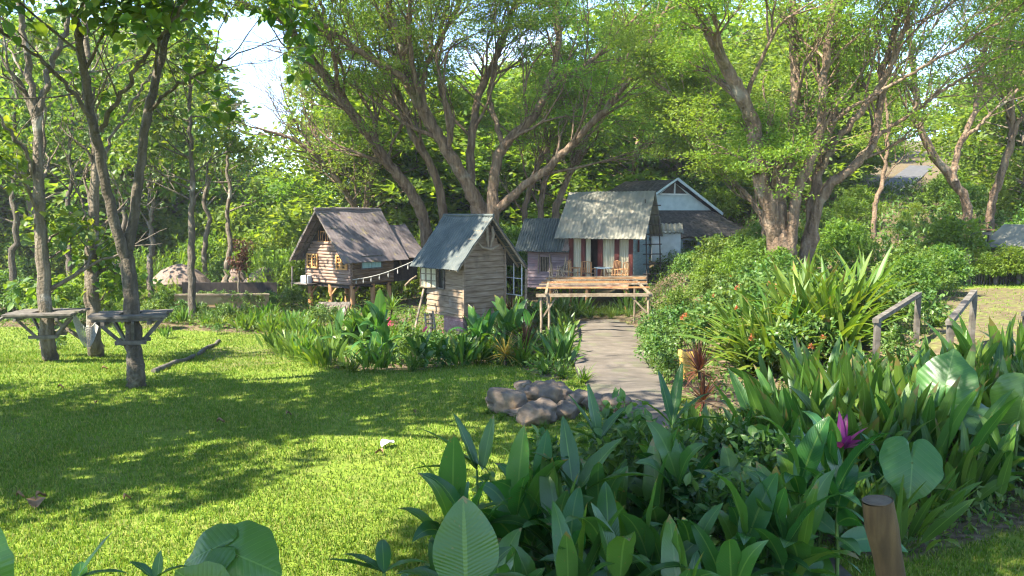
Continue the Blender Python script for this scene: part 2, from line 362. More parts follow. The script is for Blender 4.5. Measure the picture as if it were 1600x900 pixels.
n1 = noise(t, .5, 5); n2 = noise(t, 9, 8); n3 = noise(t, 2.2, 6)
gcol = mixc(t, n1, ramp(t, n2, [(.3, (.075, .125, .012)), (.7, (.13, .19, .022))]), ramp(t, n2, [(.3, (.10, .14, .016)), (.7, (.18, .21, .035))]))
scol = ramp(t, n2, [(.28, (.05, .036, .022)), (.5, (.11, .08, .05)), (.75, (.20, .15, .095))])
dcol = ramp(t, n2, [(.28, (.055, .043, .024)), (.5, (.105, .08, .045)), (.75, (.17, .135, .082))])
k1 = math_(t, 'MULTIPLY_ADD', math_(t, 'SUBTRACT', n3, .5), 1.6, sp.outputs[0])
k1 = math_(t, 'MULTIPLY', k1, 1.0); k1.node.use_clamp = True
k2 = math_(t, 'MULTIPLY', math_(t, 'MULTIPLY_ADD', math_(t, 'SUBTRACT', n3, .55), 2.4, sp.outputs[1]), math_(t, 'GREATER_THAN', sp.outputs[1], .01)); k2.node.use_clamp = True
col = mixc(t, k2, mixc(t, k1, gcol, scol), dcol)
p = N(t, 'BsdfPrincipled'); p.inputs['Roughness'].default_value = .95; p.inputs['Specular IOR Level'].default_value = .1
t.links.new(col, p.inputs['Base Color']); t.links.new(bump(t, n2, .8, .05), p.inputs['Normal']); t.links.new(p.outputs[0], out.inputs[0])
go = b_.build('ground', m, smooth=True); tag(go, 'lawn and garden soil sloping down to the huts', kind='structure')
ca = go.data.color_attributes.new('mask', 'FLOAT_COLOR', 'POINT')
ca.data.foreach_set('color', np.column_stack([soil, dry, np.zeros(len(P2)), np.ones(len(P2))]).astype(np.float32).ravel())

# path: ribbed concrete strip
pl = [(1.55, 6.5)]+[GP(*q) for q in ((955, 640), (925, 615), (902, 590), (895, 560), (890, 530), (893, 512), (900, 503))]
pr = [(3.0, 6.5)]+[GP(*q) for q in ((1048, 640), (1042, 615), (1036, 590), (1026, 560), (1012, 530), (992, 512), (965, 503))]
def resample(pts, yv):
    pts = np.array(pts); o = np.argsort(pts[:, 1]); return np.interp(yv, pts[o, 1], pts[o, 0])
yv = np.arange(6.5, min(pl[-1][1], pr[-1][1]), .045); xl = resample(pl, yv); xr = resample(pr, yv)
kx = np.ones(31)/31
xl = np.convolve(np.pad(xl, 15, 'edge'), kx, 'valid'); xr = np.convolve(np.pad(xr, 15, 'edge'), kx, 'valid')
nu = 49; u = np.linspace(0, 1, nu); PX = xl[:, None]*(1-u)+xr[:, None]*u; PY = np.repeat(yv[:, None], nu, 1)
wob = .16*np.sin(PX*1.7+PY*.3)+.035*np.sin(PX*5.0+PY*.7)
ph = ((PY+wob-15)/.78) % 1.0
rib = np.where(PY > 14.5, .06*(.5+.5*np.cos(ph*2*math.pi))**5*sst(14.5, 16, PY), 0)
PZ = G(PX, PY)+.02+.02*np.sin(u*math.pi)[None, :]+rib+.012*np.sin(PX*3)*np.sin(PY*2.3)
b_ = MB(); ny_ = len(yv); ii = np.arange(ny_-1)[:, None]*nu+np.arange(nu-1)[None, :]
b_.add(np.stack([PX, PY, PZ], -1), np.stack([ii, ii+1, ii+nu+1, ii+nu], -1).reshape(-1, 4), np.stack([np.broadcast_to(u, PX.shape), np.where(PY > 15, ph, .8)], -1))
ed = []
for c in (0, nu-1):
    top = np.stack([PX[:, c], PY[:, c], PZ[:, c]], -1); bot = top-[0, 0, .2]
    V = np.vstack([top, bot]); i = np.arange(ny_-1); b_.add(V, np.stack([i, i+1, i+1+ny_, i+ny_], -1))
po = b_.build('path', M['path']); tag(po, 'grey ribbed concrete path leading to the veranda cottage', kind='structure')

# hill road
b_ = MB(); rows = []
for Yr, pxc, wd in ((56, 1378, 2.6), (60, 1387, 2.6), (66, 1399, 2.6), (72, 1412, 2.6), (80, 1424, 2.6), (88, 1434, 2.6)):
    xc = (pxc-800)/F*Yr; rows += [(xc-wd/2, Yr, g(xc-wd/2, Yr)+.06), (xc+wd/2, Yr, g(xc+wd/2, Yr)+.06)]
b_.add(rows, [(2*i, 2*i+1, 2*i+3, 2*i+2) for i in range(5)])
tag(b_.build('road', M['road']), 'grey asphalt lane climbing the wooded hill', kind='structure')

# lawn blades (nobody could count them)
r = np.random.default_rng(3)
nb = 520000
Yb = 4.3*np.exp(r.random(nb)*math.log(32/4.3)); Xb = (r.random(nb)*2-1)*(.70*Yb+.6)
keep = (G(Xb, Yb) > -99)
PB = np.stack([Xb, Yb], 1)
for b in (bedA, bedB): keep &= ~in_poly(PB, b)
for b in (bedC, bedD): keep &= ~(in_poly(PB, b) & (r.random(nb) < .8))
keep &= ~(in_poly(PB, dryP) & (r.random(nb) < .93)); keep &= ~(in_poly(PB, dry2) & (r.random(nb) < .45))
keep &= ~((Xb > resample(pl, Yb)-.02) & (Xb < resample(pr, Yb)+.02) & (Yb < 33))
patch = .5+.5*np.sin(Xb*1.3+2*np.sin(Yb*.9))*np.sin(Yb*1.7+Xb)
keep &= r.random(nb) < .3+.7*patch**.7
Xb, Yb = Xb[keep], Yb[keep]; nb = len(Xb)
hgt = (.018+.030*r.random(nb)**1.5)*(1+Yb*.02); wid = .0042*(1+Yb*.10)
th = r.random(nb)*2*math.pi; ln = r.random(nb)*.75*hgt; la = r.random(nb)*2*math.pi
Zb = G(Xb, Yb)-.004
dx = np.cos(th)*wid; dy = np.sin(th)*wid; tx = np.cos(la)*ln; ty = np.sin(la)*ln
V = np.stack([np.stack([Xb-dx, Yb-dy, Zb], 1), np.stack([Xb+dx, Yb+dy, Zb], 1),
              np.stack([Xb+dx*.35+tx, Yb+dy*.35+ty, Zb+hgt], 1), np.stack([Xb-dx*.35+tx, Yb-dy*.35+ty, Zb+hgt], 1)], 1).reshape(-1, 3)
b_ = MB(); b_.add(V, np.arange(nb*4).reshape(-1, 4))
tag(b_.build('lawn_grass', M['grass']), 'short sunny green lawn grass', kind='stuff')

# ------------------------------------------------------------------ buildings
def clap(mb, p, q, z0, z1, hgt, out, top=None, gap=.012, th_=.03):
    """clapboard courses from p to q (2d local), out = outward 2d normal; top(s) limits height along the wall (0..1)"""
    p = np.array(p, float); q = np.array(q, float); o = np.array(out, float); z = z0
    while z < z1-.02:
        zt = min(z+hgt, z1); a, b = 0., 1.
        if top:
            s = np.linspace(0, 1, 401); ok = s[top(s) >= zt]
            if len(ok) < 2: break
            a, b = ok.min(), ok.max()
        A = p+(q-p)*a; B = p+(q-p)*b; pr_ = .012*random.random()
        lo = o*(th_+.02+pr_); hi = o*(th_*.4+pr_)
        V = [(*A, z), (*B, z), (*(B+lo), z+gap*random.random()), (*(A+lo), z+gap*random.random()), (*A, zt), (*B, zt), (*(B+hi), zt-gap), (*(A+hi), zt-gap)]
        mb.add(V, [(0,3,2,1),(4,5,6,7),(0,1,5,4),(1,2,6,5),(2,3,7,6),(3,0,4,7)]); z += hgt
def logs(mb, p, q, z0, z1, rr, out, top=None):
    p = np.array(p, float); q = np.array(q, float); o = np.array(out, float); z = z0+rr
    while z < z1:
        a, b = 0., 1.
        if top:
            s = np.linspace(0, 1, 401); ok = s[top(s) >= z]
            if len(ok) < 2: break
            a, b = ok.min(), ok.max()
        A = np.array([*(p+(q-p)*a), z]); B = np.array([*(p+(q-p)*b), z])
        s = np.linspace(0, 1, 7)[:, None]; P = A+(B-A)*s; P[:, 2] += np.array([random.uniform(-.012, .012) for _ in range(7)])
        mb.tube(P, [rr*random.uniform(.96, 1.14) for _ in range(7)], 8); z += rr*1.78
def corr_roof(mb, e0, e1, r1, r0, amp, per, th_=.03, n=10):
    """corrugated sheet: eave e0-e1, ridge r0-r1"""
    e0, e1, r0, r1 = [np.array(q, float) for q in (e0, e1, r0, r1)]
    L = np.linalg.norm(e1-e0); k = max(8, int(L/per*8)); u_ = np.linspace(0, 1, k)[None, :, None]; v_ = np.linspace(0, 1, n)[:, None, None]
    nr = norm(np.cross(e1-e0, r0-e0)); nr = nr if nr[2] > 0 else -nr
    P = (e0+(e1-e0)*u_)*(1-v_)+(r0+(r1-r0)*u_)*v_
    P = P+nr*(amp*np.sin(u_*L/per*2*math.pi)+.018*np.sin(u_*9+v_*5)+.012*np.sin(v_*17+u_*4))
    for off in (0, -th_):
        V = (P+nr*off).reshape(-1, 3); ii = np.arange(n-1)[:, None]*k+np.arange(k-1)[None, :]
        mb.add(V, np.stack([ii, ii+1, ii+k+1, ii+k], -1).reshape(-1, 4))
    for rowA in ((P[0]), (P[-1])):
        V = np.vstack([rowA, rowA-nr*th_]); i = np.arange(k-1); mb.add(V, np.stack([i, i+1, i+1+k, i+k], -1))
    for c in (0, -1):
        V = np.vstack([P[:, c], P[:, c]-nr*th_]); i = np.arange(n-1); mb.add(V, np.stack([i, i+1, i+1+n, i+n], -1))

# --- log hut on stilts (left)
h1 = thing('log_hut', 'log walled hut on orange brown stilts with a violet brown sheet roof', 'hut', (-7.4, 37, -.22), rad(52))
Lu, Lv, RZ, WZ = 2.57, 3.31, 3.5, 1.5; sl1 = (RZ-WZ)/(Lv/2)
def gtop(s): return WZ-.28+sl1*np.minimum(s, 1-s)*Lv
b_ = MB(); logs(b_, (0, 0), (0, Lv), 0, 1.95, .085, (-1, 0), gtop); b_.box((.05, .02, -.02), (.09, Lv-.02, 1.45)); b_.build('gable_wall', M['log'], h1, True)
b_ = MB(); logs(b_, (0, 0), (Lu, 0), 0, 1.26, .085, (0, -1)); logs(b_, (Lu, 0), (Lu, Lv), 0, 1.26, .085, (1, 0)); logs(b_, (0, Lv), (Lu, Lv), 0, 1.26, .085, (0, 1))
b_.build('wall', M['log_brown'], h1, True)
b_ = MB(); b_.box((.06, .06, -.08), (Lu-.06, Lv-.06, -.02))
for x in (0.1, 1.2, 2.4): b_.bar((x, -.05, -.12), (x, Lv+.05, -.12), .1, .1)
b_.build('floor', M['darkwood'], h1)
b_ = MB()
def eave(yy): return RZ-sl1*abs(yy-Lv/2)
x0r, x1r, ov = -.72, 3.36, .36
corr_roof(b_, (x0r, -ov, eave(-ov)), (x1r, -ov, eave(-ov)), (x1r, Lv/2, RZ), (x0r, Lv/2, RZ), .002, .2)
corr_roof(b_, (x0r, Lv+ov, eave(-ov)), (x1r, Lv+ov, eave(-ov)), (x1r, Lv/2, RZ), (x0r, Lv/2, RZ), .002, .2)
rf = b_.build('roof', M['roof_brown'], h1)
b_ = MB(); b_.tube([(x0r-.02, Lv/2, RZ+.02), (1.2, Lv/2, RZ+.03), (x1r+.02, Lv/2, RZ+.015)], .07, 8); b_.build('ridge_cap', M['roof_brown'], rf, True)
b_ = MB()
for x in (x0r+.03, -.32, 0.0):
    for sgn in (1, -1):
        yb = Lv/2+sgn*(Lv/2+ov-.02); b_.bar((x, yb, eave(yb)-.08), (x, Lv/2, RZ-.08), .05, .06)
for k in range(7):
    f_ = (k+.5)/7
    for sgn in (1, -1):
        yb = Lv/2+sgn*f_*(Lv/2+ov-.05); b_.bar((x0r, yb, eave(yb)-.045), (.1, yb, eave(yb)-.045), .05, .03)
b_.build('rafters', M['greywood'], h1)
b_ = MB()
for k in range(9):
    y_ = Lv/2-.62+k*.155; zt = eave(y_)-.1
    b_.tube([(-.02, y_, 1.9), (-.02, y_+random.uniform(-.06, .06), 2.2), (-.02, y_+random.uniform(-.08, .08), min(zt, 2.5))], .018, 5)
b_.bar((-.02, Lv/2-.75, 1.98), (-.02, Lv/2+.75, 1.98), .06); b_.bar((-.02, Lv/2-.5, 2.45), (-.02, Lv/2+.5, 2.45), .04)
b_.build('stick_screen', M['postwood'], h1)
b_ = MB(); b_.box((.5, .15, 1.5), (.54, Lv-.15, 1.54)); b_.slab((.45, Lv/2-1.5, 1.55), (.45, Lv/2+1.5, 1.55), (.45, Lv/2+.1, 3.2), (.45, Lv/2-.1, 3.2), .02); b_.build('loft_back', M['darkwood'], h1)
for (y0, y1) in ((.2, .9), (2.32, 3.04)):
    b_ = MB(); z0, z1 = .74, 1.36; X_ = -.13
    for a, c in (((X_, y0, z0), (X_, y1, z0)), ((X_, y0, z1), (X_, y1, z1)), ((X_, y0, z0-.03), (X_, y0, z1+.03)), ((X_, y1, z0-.03), (X_, y1, z1+.03)), ((X_, (y0+y1)/2, z0+.03), (X_, (y0+y1)/2, z1-.03))): b_.bar(a, c, .07, .07)
    wf = b_.build('window', M['lattice'], h1)
    b_ = MB()
    for k in range(1, 4): b_.bar((X_+.01, y0+.04, z0+k*(z1-z0)/4), (X_+.01, y1-.04, z0+k*(z1-z0)/4), .03)
    for k in (.25, .75): b_.bar((X_+.02, y0+k*(y1-y0), z0+.04), (X_+.02, y0+k*(y1-y0), z1-.04), .03)
    b_.build('lattice', M['lattice'], wf)
    b_ = MB(); b_.box((-.105, y0+.04, z0+.04), (-.08, y1-.04, z1-.04)); b_.build('pane', M['glass'], wf)
b_ = MB(); z0, z1, x0, x1 = .74, 1.32, .48, 1.75
for a, c in (((x0, -.14, z0), (x1, -.14, z0)), ((x0, -.14, z1), (x1, -.14, z1)), ((x0, -.14, z0-.03), (x0, -.14, z1+.03)), ((x1, -.14, z0-.03), (x1, -.14, z1+.03))): b_.bar(a, c, .05, .06)
wf = b_.build('window', M['greywood'], h1); wf['label'] = 'wide window with drawn teal curtains'
for (c0, c1) in ((x0+.02, (x0+x1)/2-.01), ((x0+x1)/2+.01, x1-.02)):
    b_ = MB(); k = 25; u_ = np.linspace(0, 1, k); xx = c0+(c1-c0)*u_; yy = -.118-.012*np.sin(u_*34)
    V = np.vstack([np.stack([xx, yy, np.full(k, z0+.03)], 1), np.stack([xx, yy, np.full(k, z1-.03)], 1)]); i = np.arange(k-1)
    b_.add(V, np.stack([i, i+1, i+1+k, i+k], -1)); b_.build('curtain', M['teal_curtain'], wf)
for (x, y) in ((.1, .1), (.1, 1.65), (.1, 3.2), (1.35, .1), (2.4, .1), (2.4, 3.2), (1.3, 1.7)):
    gx, gy = -7.4+.616*x-.788*y, 37+.788*x+.616*y; zg = g(gx, gy)+.22-.1
    b_ = MB(); b_.tube([(x, y, zg), (x+.02, y, zg*.5), (x, y, -.02)], [.13, .115, .12], 9); b_.build('stilt', M['postwood'], h1, True)
b_ = MB(); b_.bar((.1, 3.15, -.6), (.1, 2.6, -.08), .06); b_.bar((.1, 1.7, -.65), (.1, 1.1, -.08), .06); b_.bar((.1, .2, -.6), (.5, .1, -.08), .06); b_.build('brace', M['postwood'], h1)
b_ = MB()
for k in range(5): b_.box((-.62+.12*k, 2.5, -.07), (-.51+.12*k, 3.75, -.03))
b_.bar((-.3, 2.5, -.1), (-.3, 3.75, -.1), .08)
pz = b_.build('side_deck', M['greywood'], h1)
b_ = MB(); b_.tube([(-.55, 3.7, -1.1), (-.55, 3.72, 0), (-.53, 3.7, .75)], .05, 7); b_.bar((-.55, 2.6, -.05), (-.55, 2.6, .45), .06); b_.build('railing_post', M['greywood'], pz)
# annex of the log hut
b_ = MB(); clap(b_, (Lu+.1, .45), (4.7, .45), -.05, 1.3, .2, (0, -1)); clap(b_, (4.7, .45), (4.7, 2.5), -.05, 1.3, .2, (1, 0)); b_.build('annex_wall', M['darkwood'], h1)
b_ = MB(); corr_roof(b_, (3.0, -.1, 1.12), (4.95, -.1, 1.12), (4.95, 1.5, 2.72), (3.0, 1.5, 2.72), .002, .2); corr_roof(b_, (3.0, 3.1, 1.12), (4.95, 3.1, 1.12), (4.95, 1.5, 2.72), (3.0, 1.5, 2.72), .002, .2)
b_.build('annex_roof', M['roof_brown'], h1)
b_ = MB(); b_.tube([(3.4, .36, 1.02), (3.42, .3, .8), (3.38, .3, .62)], .05, 6); b_.tube([(3.4, .3, .95), (3.5, .28, .6)], .04, 6); b_.build('hanging_bundle', M['palewood'], h1)
b_ = MB()
bx = h1.matrix_basis
b_.box((-.2, -.16, 0), (.2, .16, .36)); b_.box((-.17, -.175, .05), (.17, -.16, .31)); b_.tube([(0, -.18, .18), (0, -.19, .18)], .12, 14)
o = b_.build('cooling_unit', M['blueish']); a_ = rad(52)
lp = np.array([-.3, 2.95]); o.location = (-7.4+lp[0]*math.cos(a_)-lp[1]*math.sin(a_), 37+lp[0]*math.sin(a_)+lp[1]*math.cos(a_), -.22-.025); o.rotation_euler = (0, 0, rad(-20))
tag(o, 'blue grey box unit on the little side deck of the log hut', 'appliance')

# --- plank hut (middle)
h2 = thing('plank_hut', 'small weathered plank hut with a steep slate roof, nearest of the huts', 'hut', (-1.61, 27, -.32), rad(40))
w2, l2, rz2, wt2 = 1.72, 2.2, 3.37, 2.36; s2 = (rz2-wt2)/(w2/2)
def z2(x): return rz2-s2*abs(x-w2/2)
b_ = MB(); clap(b_, (0, 0), (w2, 0), 0, 3.3, .2, (0, -1), lambda s: wt2-.12+s2*np.minimum(s, 1-s)*w2); b_.box((.03, .005, -.05), (w2-.03, .04, 2.3)); b_.build('gable_wall', M['plank'], h2)
b_ = MB(); clap(b_, (0, 0), (0, 1.08), 0, 2.2, .2, (-1, 0)); clap(b_, (0, 1.08), (0, 1.5), 0, .84, .2, (-1, 0)); clap(b_, (0, 1.08), (0, 1.5), 1.56, 2.2, .2, (-1, 0)); clap(b_, (0, 1.5), (0, l2), 0, 2.2, .2, (-1, 0))
clap(b_, (w2, 0), (w2, l2), 0, 2.2, .2, (1, 0)); clap(b_, (0, l2), (w2, l2), 0, 3.3, .2, (0, 1), lambda s: wt2-.12+s2*np.minimum(s, 1-s)*w2); b_.build('wall', M['plank'], h2)
b_ = MB()
for (x, y) in ((-.03, -.03), (w2+.02, -.03)): b_.bar((x, y, -.05), (x, y, 2.2), .08)
b_.bar((-.05, 0, -.05), (-.05, l2, -.05), .08); b_.bar((0, -.05, -.06), (w2, -.05, -.06), .08); b_.build('corner_trim', M['plank'], h2)
b_ = MB(); ovx = .66
for sg in (0, 1):
    xe = -ovx if sg == 0 else w2+ovx
    corr_roof(b_, (xe, -.5, z2(xe)), (xe, 2.36, z2(xe)), (w2/2, 2.36, rz2), (w2/2, -.5, rz2), .011, .14)
rf = b_.build('roof', M['roof_slate'], h2)
b_ = MB(); b_.tube([(w2/2, -.52, rz2+.01), (w2/2, 2.38, rz2+.01)], .05, 8); b_.build('ridge_cap', M['roof_slate'], rf, True)
b_ = MB()
for y in (-.44, -.05):
    for xe in (-ovx+.03, w2+ovx-.03): b_.bar((xe, y, z2(xe)-.08), (w2/2, y, rz2-.08), .05, .07)
for k in range(6):
    for sgn in (1, -1):
        xx = w2/2+sgn*(k+.6)/6*(w2/2+ovx-.05); b_.bar((xx, -.48, z2(xx)-.045), (xx, .05, z2(xx)-.045), .04, .03)
b_.build('rafters', M['palewood'], h2)
b_ = MB(); b_.box((.02, 1.08, .84), (.05, 1.5, 1.56)); b_.build('window_opening', M['glass'], h2)
b_ = MB(); X_ = -.09
for a, c in (((X_, 1.07, .84), (X_, 1.52, .84)), ((X_, 1.07, 1.56), (X_, 1.52, 1.56)), ((X_, 1.07, .82), (X_, 1.07, 1.58))): b_.bar(a, c, .05)
b_.build('window_frame', M['greywood'], h2)
b_ = MB()
ax, ay = -.08, 1.54; dx_, dy_ = -.18, .72
for k in (0, .33, .66, 1): b_.bar((ax+dx_*k, ay+dy_*k, .84), (ax+dx_*k, ay+dy_*k, 1.56), .035)
for k in (0, .33, .66, 1): b_.bar((ax, ay, .84+.72*k), (ax+dx_, ay+dy_, .84+.72*k), .035)
o = b_.build('window_shutter', M['palewood'], h2); b_ = MB(); b_.slab((ax+.01, ay, .85), (ax+dx_+.01, ay+dy_, .85), (ax+dx_+.01, ay+dy_, 1.55), (ax+.01, ay, 1.55), .008); b_.build('pane', M['curtain'], o)
b_ = MB(); clap(b_, (-.02, .02), (-.02, 1.15), -.98, -.1, .075, (-1, 0), th_=.015); b_.box((0, .02, -1.02), (.04, 1.15, -.1)); sk = b_.build('skirting', M['brick'], h2)
b_ = MB()
for (x, y) in ((.06, .06), (w2-.08, .06), (w2-.08, l2-.1), (.06, l2-.1)): b_.tube([(x, y, -1.1), (x, y, -.05)], .07, 8)
b_.build('stilts', M['greywood'], h2)
b_ = MB(); b_.tube([(w2/2-.12, -.30, 2.98), (w2/2-.14, -.33, 2.6), (w2/2-.05, -.3, 2.3)], [.05, .07, .03], 7); b_.tube([(w2/2+.1, -.3, 3.0), (w2/2+.12, -.34, 2.7), (w2/2+.02, -.3, 2.28)], [.05, .075, .03], 7)
b_.tube([(w2/2-.62, -.3, 2.62), (w2/2-.35, -.34, 2.3), (w2/2, -.36, 2.22), (w2/2+.35, -.34, 2.34)], [.02, .04, .06, .02], 7)
o = b_.build('hanging_cloth', M['palewood'], h2, True)
b_ = MB(); xw = w2+ovx-.08
for a, c in (((xw, -.3, .55), (xw, 1.9, .55)), ((xw, -.3, 1.75), (xw, 1.9, 1.75)), ((xw, -.3, 1.15), (xw, 1.9, 1.15))): b_.bar(a, c, .03)
for k in range(6): b_.bar((xw, -.3+k*.44, .55), (xw, -.3+k*.44, 1.75), .028)
b_.build('side_screen', M['white'], h2)
b_ = MB(); b_.tube([(xw+.1, -.42, -1.1), (xw+.08, -.42, .4), (xw+.1, -.42, 1.5)], .05, 8); b_.build('veranda_post', M['palewood'], h2, True)

# --- veranda cottage (right)
c20, s20 = math.cos(rad(20)), math.sin(rad(20))
def L3(x, y, z=0): return (5.57+c20*x+s20*y, 37-s20*x+c20*y, z)
h3 = thing('veranda_cottage', 'cottage with a tall grey sheet roof, red posts and cream curtained veranda front', 'cottage', (5.57, 37, 0), rad(-20))
WF, DP = 3.06, 3.85
def fx(f_): return -WF+f_*WF
for (a, c) in ((0, .07), (.2, .26), (.46, .535), (.72, .79), (.935, 1.0)):
    b_ = MB(); b_.box((fx(a), -.06, 0), (fx(c), .06, 2.1)); b_.build('red_post', M['redwood'], h3)
b_ = MB(); b_.box((-WF-.05, -.08, 1.93), (.05, .08, 2.12)); b_.box((-WF, -.04, 2.12), (0, .05, 2.33)); b_.build('header_beam', M['redwood'], h3)
for (a, c) in ((.07, .2), (.265, .34), (.535, .72), (.79, .935)):
    b_ = MB(); k = 31; u_ = np.linspace(0, 1, k); xx = fx(a)+(fx(c)-fx(a))*u_; yy = .04-.022*np.sin(u_*(c-a)*240)
    zb = .06 if (a, c) != (.265, .34) else .1
    V = np.vstack([np.stack([xx, yy, np.full(k, zb)], 1), np.stack([xx, yy, np.full(k, 1.94)], 1)]); i = np.arange(k-1)
    b_.add(V, np.stack([i, i+1, i+1+k, i+k], -1)); b_.build('curtain', M['curtain'], h3)
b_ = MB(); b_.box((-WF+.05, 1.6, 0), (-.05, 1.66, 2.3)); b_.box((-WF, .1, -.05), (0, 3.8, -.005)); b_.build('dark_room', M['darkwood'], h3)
b_ = MB(); b_.box((fx(.35), .7, .02), (fx(.47), 1.2, .42)); o = b_.build('bed_corner', M['white'], h3)
def top3(s): return 2.43-.03+.89*np.minimum(s*DP+.0, (1-s)*DP)
b_ = MB(); clap(b_, (0, 0), (0, DP), -.3, 2.35, .2, (1, 0)); b_.build('side_wall', M['teal_wall'], h3)
b_ = MB(); clap(b_, (0, 0), (0, DP), 2.35, 4.1, .2, (1, 0), top3); b_.build('side_gable', M['bluewhite'], h3)
b_ = MB(); clap(b_, (-WF, 0), (-WF, DP), -.3, 4.0, .22, (-1, 0), top3); clap(b_, (-WF, DP), (0, DP), -.3, 2.3, .22, (0, 1)); b_.build('back_wall', M['plank'], h3)
b_ = MB(); yr = 1.93; zr = 4.15
corr_roof(b_, (-3.62, -.55, 1.94), (.65, -.55, 1.94), (.65, yr, zr), (-3.62, yr, zr), .014, .17); corr_roof(b_, (-3.62, DP+.5, 1.95), (.65, DP+.5, 1.95), (.65, yr, zr), (-3.62, yr, zr), .014, .17)
b_.build('roof', M['roof_grey'], h3)
b_ = MB(); b_.box((.1, .55, 1.3), (.16, .75, 1.85)); b_.build('red_wall_box', M['redwood'], h3)  # small dark red box hung on the side wall, no lamp
b_ = MB()
for k in range(12):
    y0 = -1.85+k*.16; b_.box((-3.5, y0, -.07), (.2, y0+.15, -.02))
b_.box((-3.5, -1.9, -.22), (.2, -1.86, -.03)); b_.build('deck', M['deck'], h3)
b_ = MB()
for (x, y) in ((-3.4, -1.75), (-1.7, -1.75), (.1, -1.75), (.1, 0.1), (-3, 0.1), (-.05, 3.7), (-3, 3.7)): b_.tube([(x, y, -1.6), (x, y, -.08)], .08, 8)
b_.build('deck_posts', M['postwood'], h3)
b_ = MB()
clap(b_, (-5.2, .3), (-4.58, .3), -.5, 1.35, .17, (0, -1)); clap(b_, (-4.13, .3), (-3.1, .3), -.5, 1.35, .17, (0, -1)); clap(b_, (-4.58, .3), (-4.13, .3), -.5, .3, .17, (0, -1)); clap(b_, (-4.58, .3), (-4.13, .3), 1.0, 1.35, .17, (0, -1))
clap(b_, (-5.2, .3), (-5.2, 2.3), -.5, 1.4, .17, (-1, 0)); b_.build('annex_wall', M['mauve'], h3)
b_ = MB(); b_.box((-4.6, .36, .28), (-4.11, .4, 1.02)); wn = b_.build('window', M['glass'], h3)
b_ = MB()
for k in range(6): b_.tube([(-4.56+k*.083, .3, .28), (-4.55+k*.083, .29, 1.02)], .018, 6)
b_.tube([(-4.65, .24, .2), (-4.66, .22, .7), (-4.62, .24, 1.15)], .03, 6); b_.tube([(-4.06, .24, .1), (-4.02, .22, .7), (-4.1, .24, 1.15)], .035, 6); b_.build('bars', M['palewood'], wn)
b_ = MB(); corr_roof(b_, (-5.72, -.25, 1.28), (-3.0, -.25, 1.28), (-3.0, 1.25, 2.85), (-5.72, 1.25, 2.85), .02, .13); corr_roof(b_, (-5.72, 2.75, 1.28), (-3.2, 2.75, 1.28), (-3.2, 1.25, 2.85), (-5.72, 1.25, 2.85), .02, .13)
b_.build('annex_roof', M['roof_slate'], h3)
b_ = MB(); b_.slab((-3.32, -.25, 1.33), (-3.02, -.25, 1.33), (-3.02, .35, 1.96), (-3.32, .35, 1.96), .02); b_.build('roof_patch', M['thatch'], h3)
# furniture and rails on the deck
def chair(x, y, rz, label):
    t_ = thing('bamboo_chair', label, 'chair', L3(x, y, -.02), rz, 'rustic chairs on the cottage deck')
    b_ = MB(); 
    for k in range(6): b_.tube([(-.22+k*.088, -.2, .42), (-.22+k*.088, .22, .41)], .022, 5)
    b_.build('seat', M['palewood'], t_)
    b_ = MB()
    for k in range(5): b_.tube([(-.18+k*.09, .21, .45), (-.2+k*.1, .27, .92)], .014, 5)
    b_.tube([(-.26, .27, .93), (0, .30, .97), (.26, .27, .93)], .02, 6); b_.build('backrest', M['postwood'], t_)
    for sx in (-1, 1):
        b_ = MB(); b_.tube([(sx*.23, -.2, 0), (sx*.23, -.2, .62)], .022, 6); b_.build('leg', M['postwood'], t_)
        b_ = MB(); b_.tube([(sx*.23, .23, 0), (sx*.24, .26, .92)], .022, 6); b_.build('leg', M['postwood'], t_)
        b_ = MB(); b_.tube([(sx*.23, -.24, .62), (sx*.25, 0, .64), (sx*.24, .25, .62)], .02, 6); b_.build('armrest', M['postwood'], t_)
chair(-2.45, -1.1, rad(70), 'rustic stick chair at the left end of the cottage deck')
chair(-1.75, -1.3, rad(150), 'rustic stick chair left of the round table with its back to the garden')
chair(-.75, -.9, rad(-60), 'rustic stick chair right of the round table')
chair(-.25, -1.3, rad(-130), 'rustic stick chair in the right corner of the cottage deck')
t_ = thing('round_table', 'small round table with a pale turquoise top on the cottage deck', 'table', L3(-1.2, -.8, -.02))
b_ = MB(); b_.tube([(0, 0, .62), (0, 0, .66)], .42, 20); b_.build('tabletop', M['bluewhite'], t_)
for k in range(3):
    b_ = MB(); b_.tube([(.28*math.cos(k*2.1), .28*math.sin(k*2.1), 0), (.1*math.cos(k*2.1), .1*math.sin(k*2.1), .62)], .022, 6); b_.build('leg', M['postwood'], t_)
t_ = thing('stick_railing', 'twisted stick railing along the left front of the cottage deck', 'railing', L3(-3.4, -1.8, -.03), rad(-20))
b_ = MB()
for k in range(9): b_.tube([(k*.12-.1, random.uniform(-.05, .05), 0), (k*.12-.1+random.uniform(-.08, .08), 0, .35), (k*.12-.1+random.uniform(-.12, .12), random.uniform(-.05, .05), random.uniform(.6, 1.25))], .022, 5)
b_.build('sticks', M['palewood'], t_)
b_ = MB(); b_.tube([(-.15, 0, .5), (.4, .02, .55), (.95, 0, .5)], .025, 5); b_.build('rail', M['palewood'], t_)
t_ = thing('stick_railing', 'short stick railing at the right front corner of the cottage deck', 'railing', L3(-.55, -1.8, -.03), rad(-20))
b_ = MB()
for k in range(7): b_.tube([(k*.11, 0, 0), (k*.11+random.uniform(-.05, .05), 0, random.uniform(.5, .85))], .02, 5)
b_.build('sticks', M['postwood'], t_)
b_ = MB(); b_.tube([(-.05, 0, .42), (.72, 0, .45)], .022, 5); b_.build('rail', M['postwood'], t_)
t_ = thing('leaning_poles', 'bundle of dark bamboo poles leaning by the mauve annex wall', 'poles', (0, 0, 0))
b_ = MB()
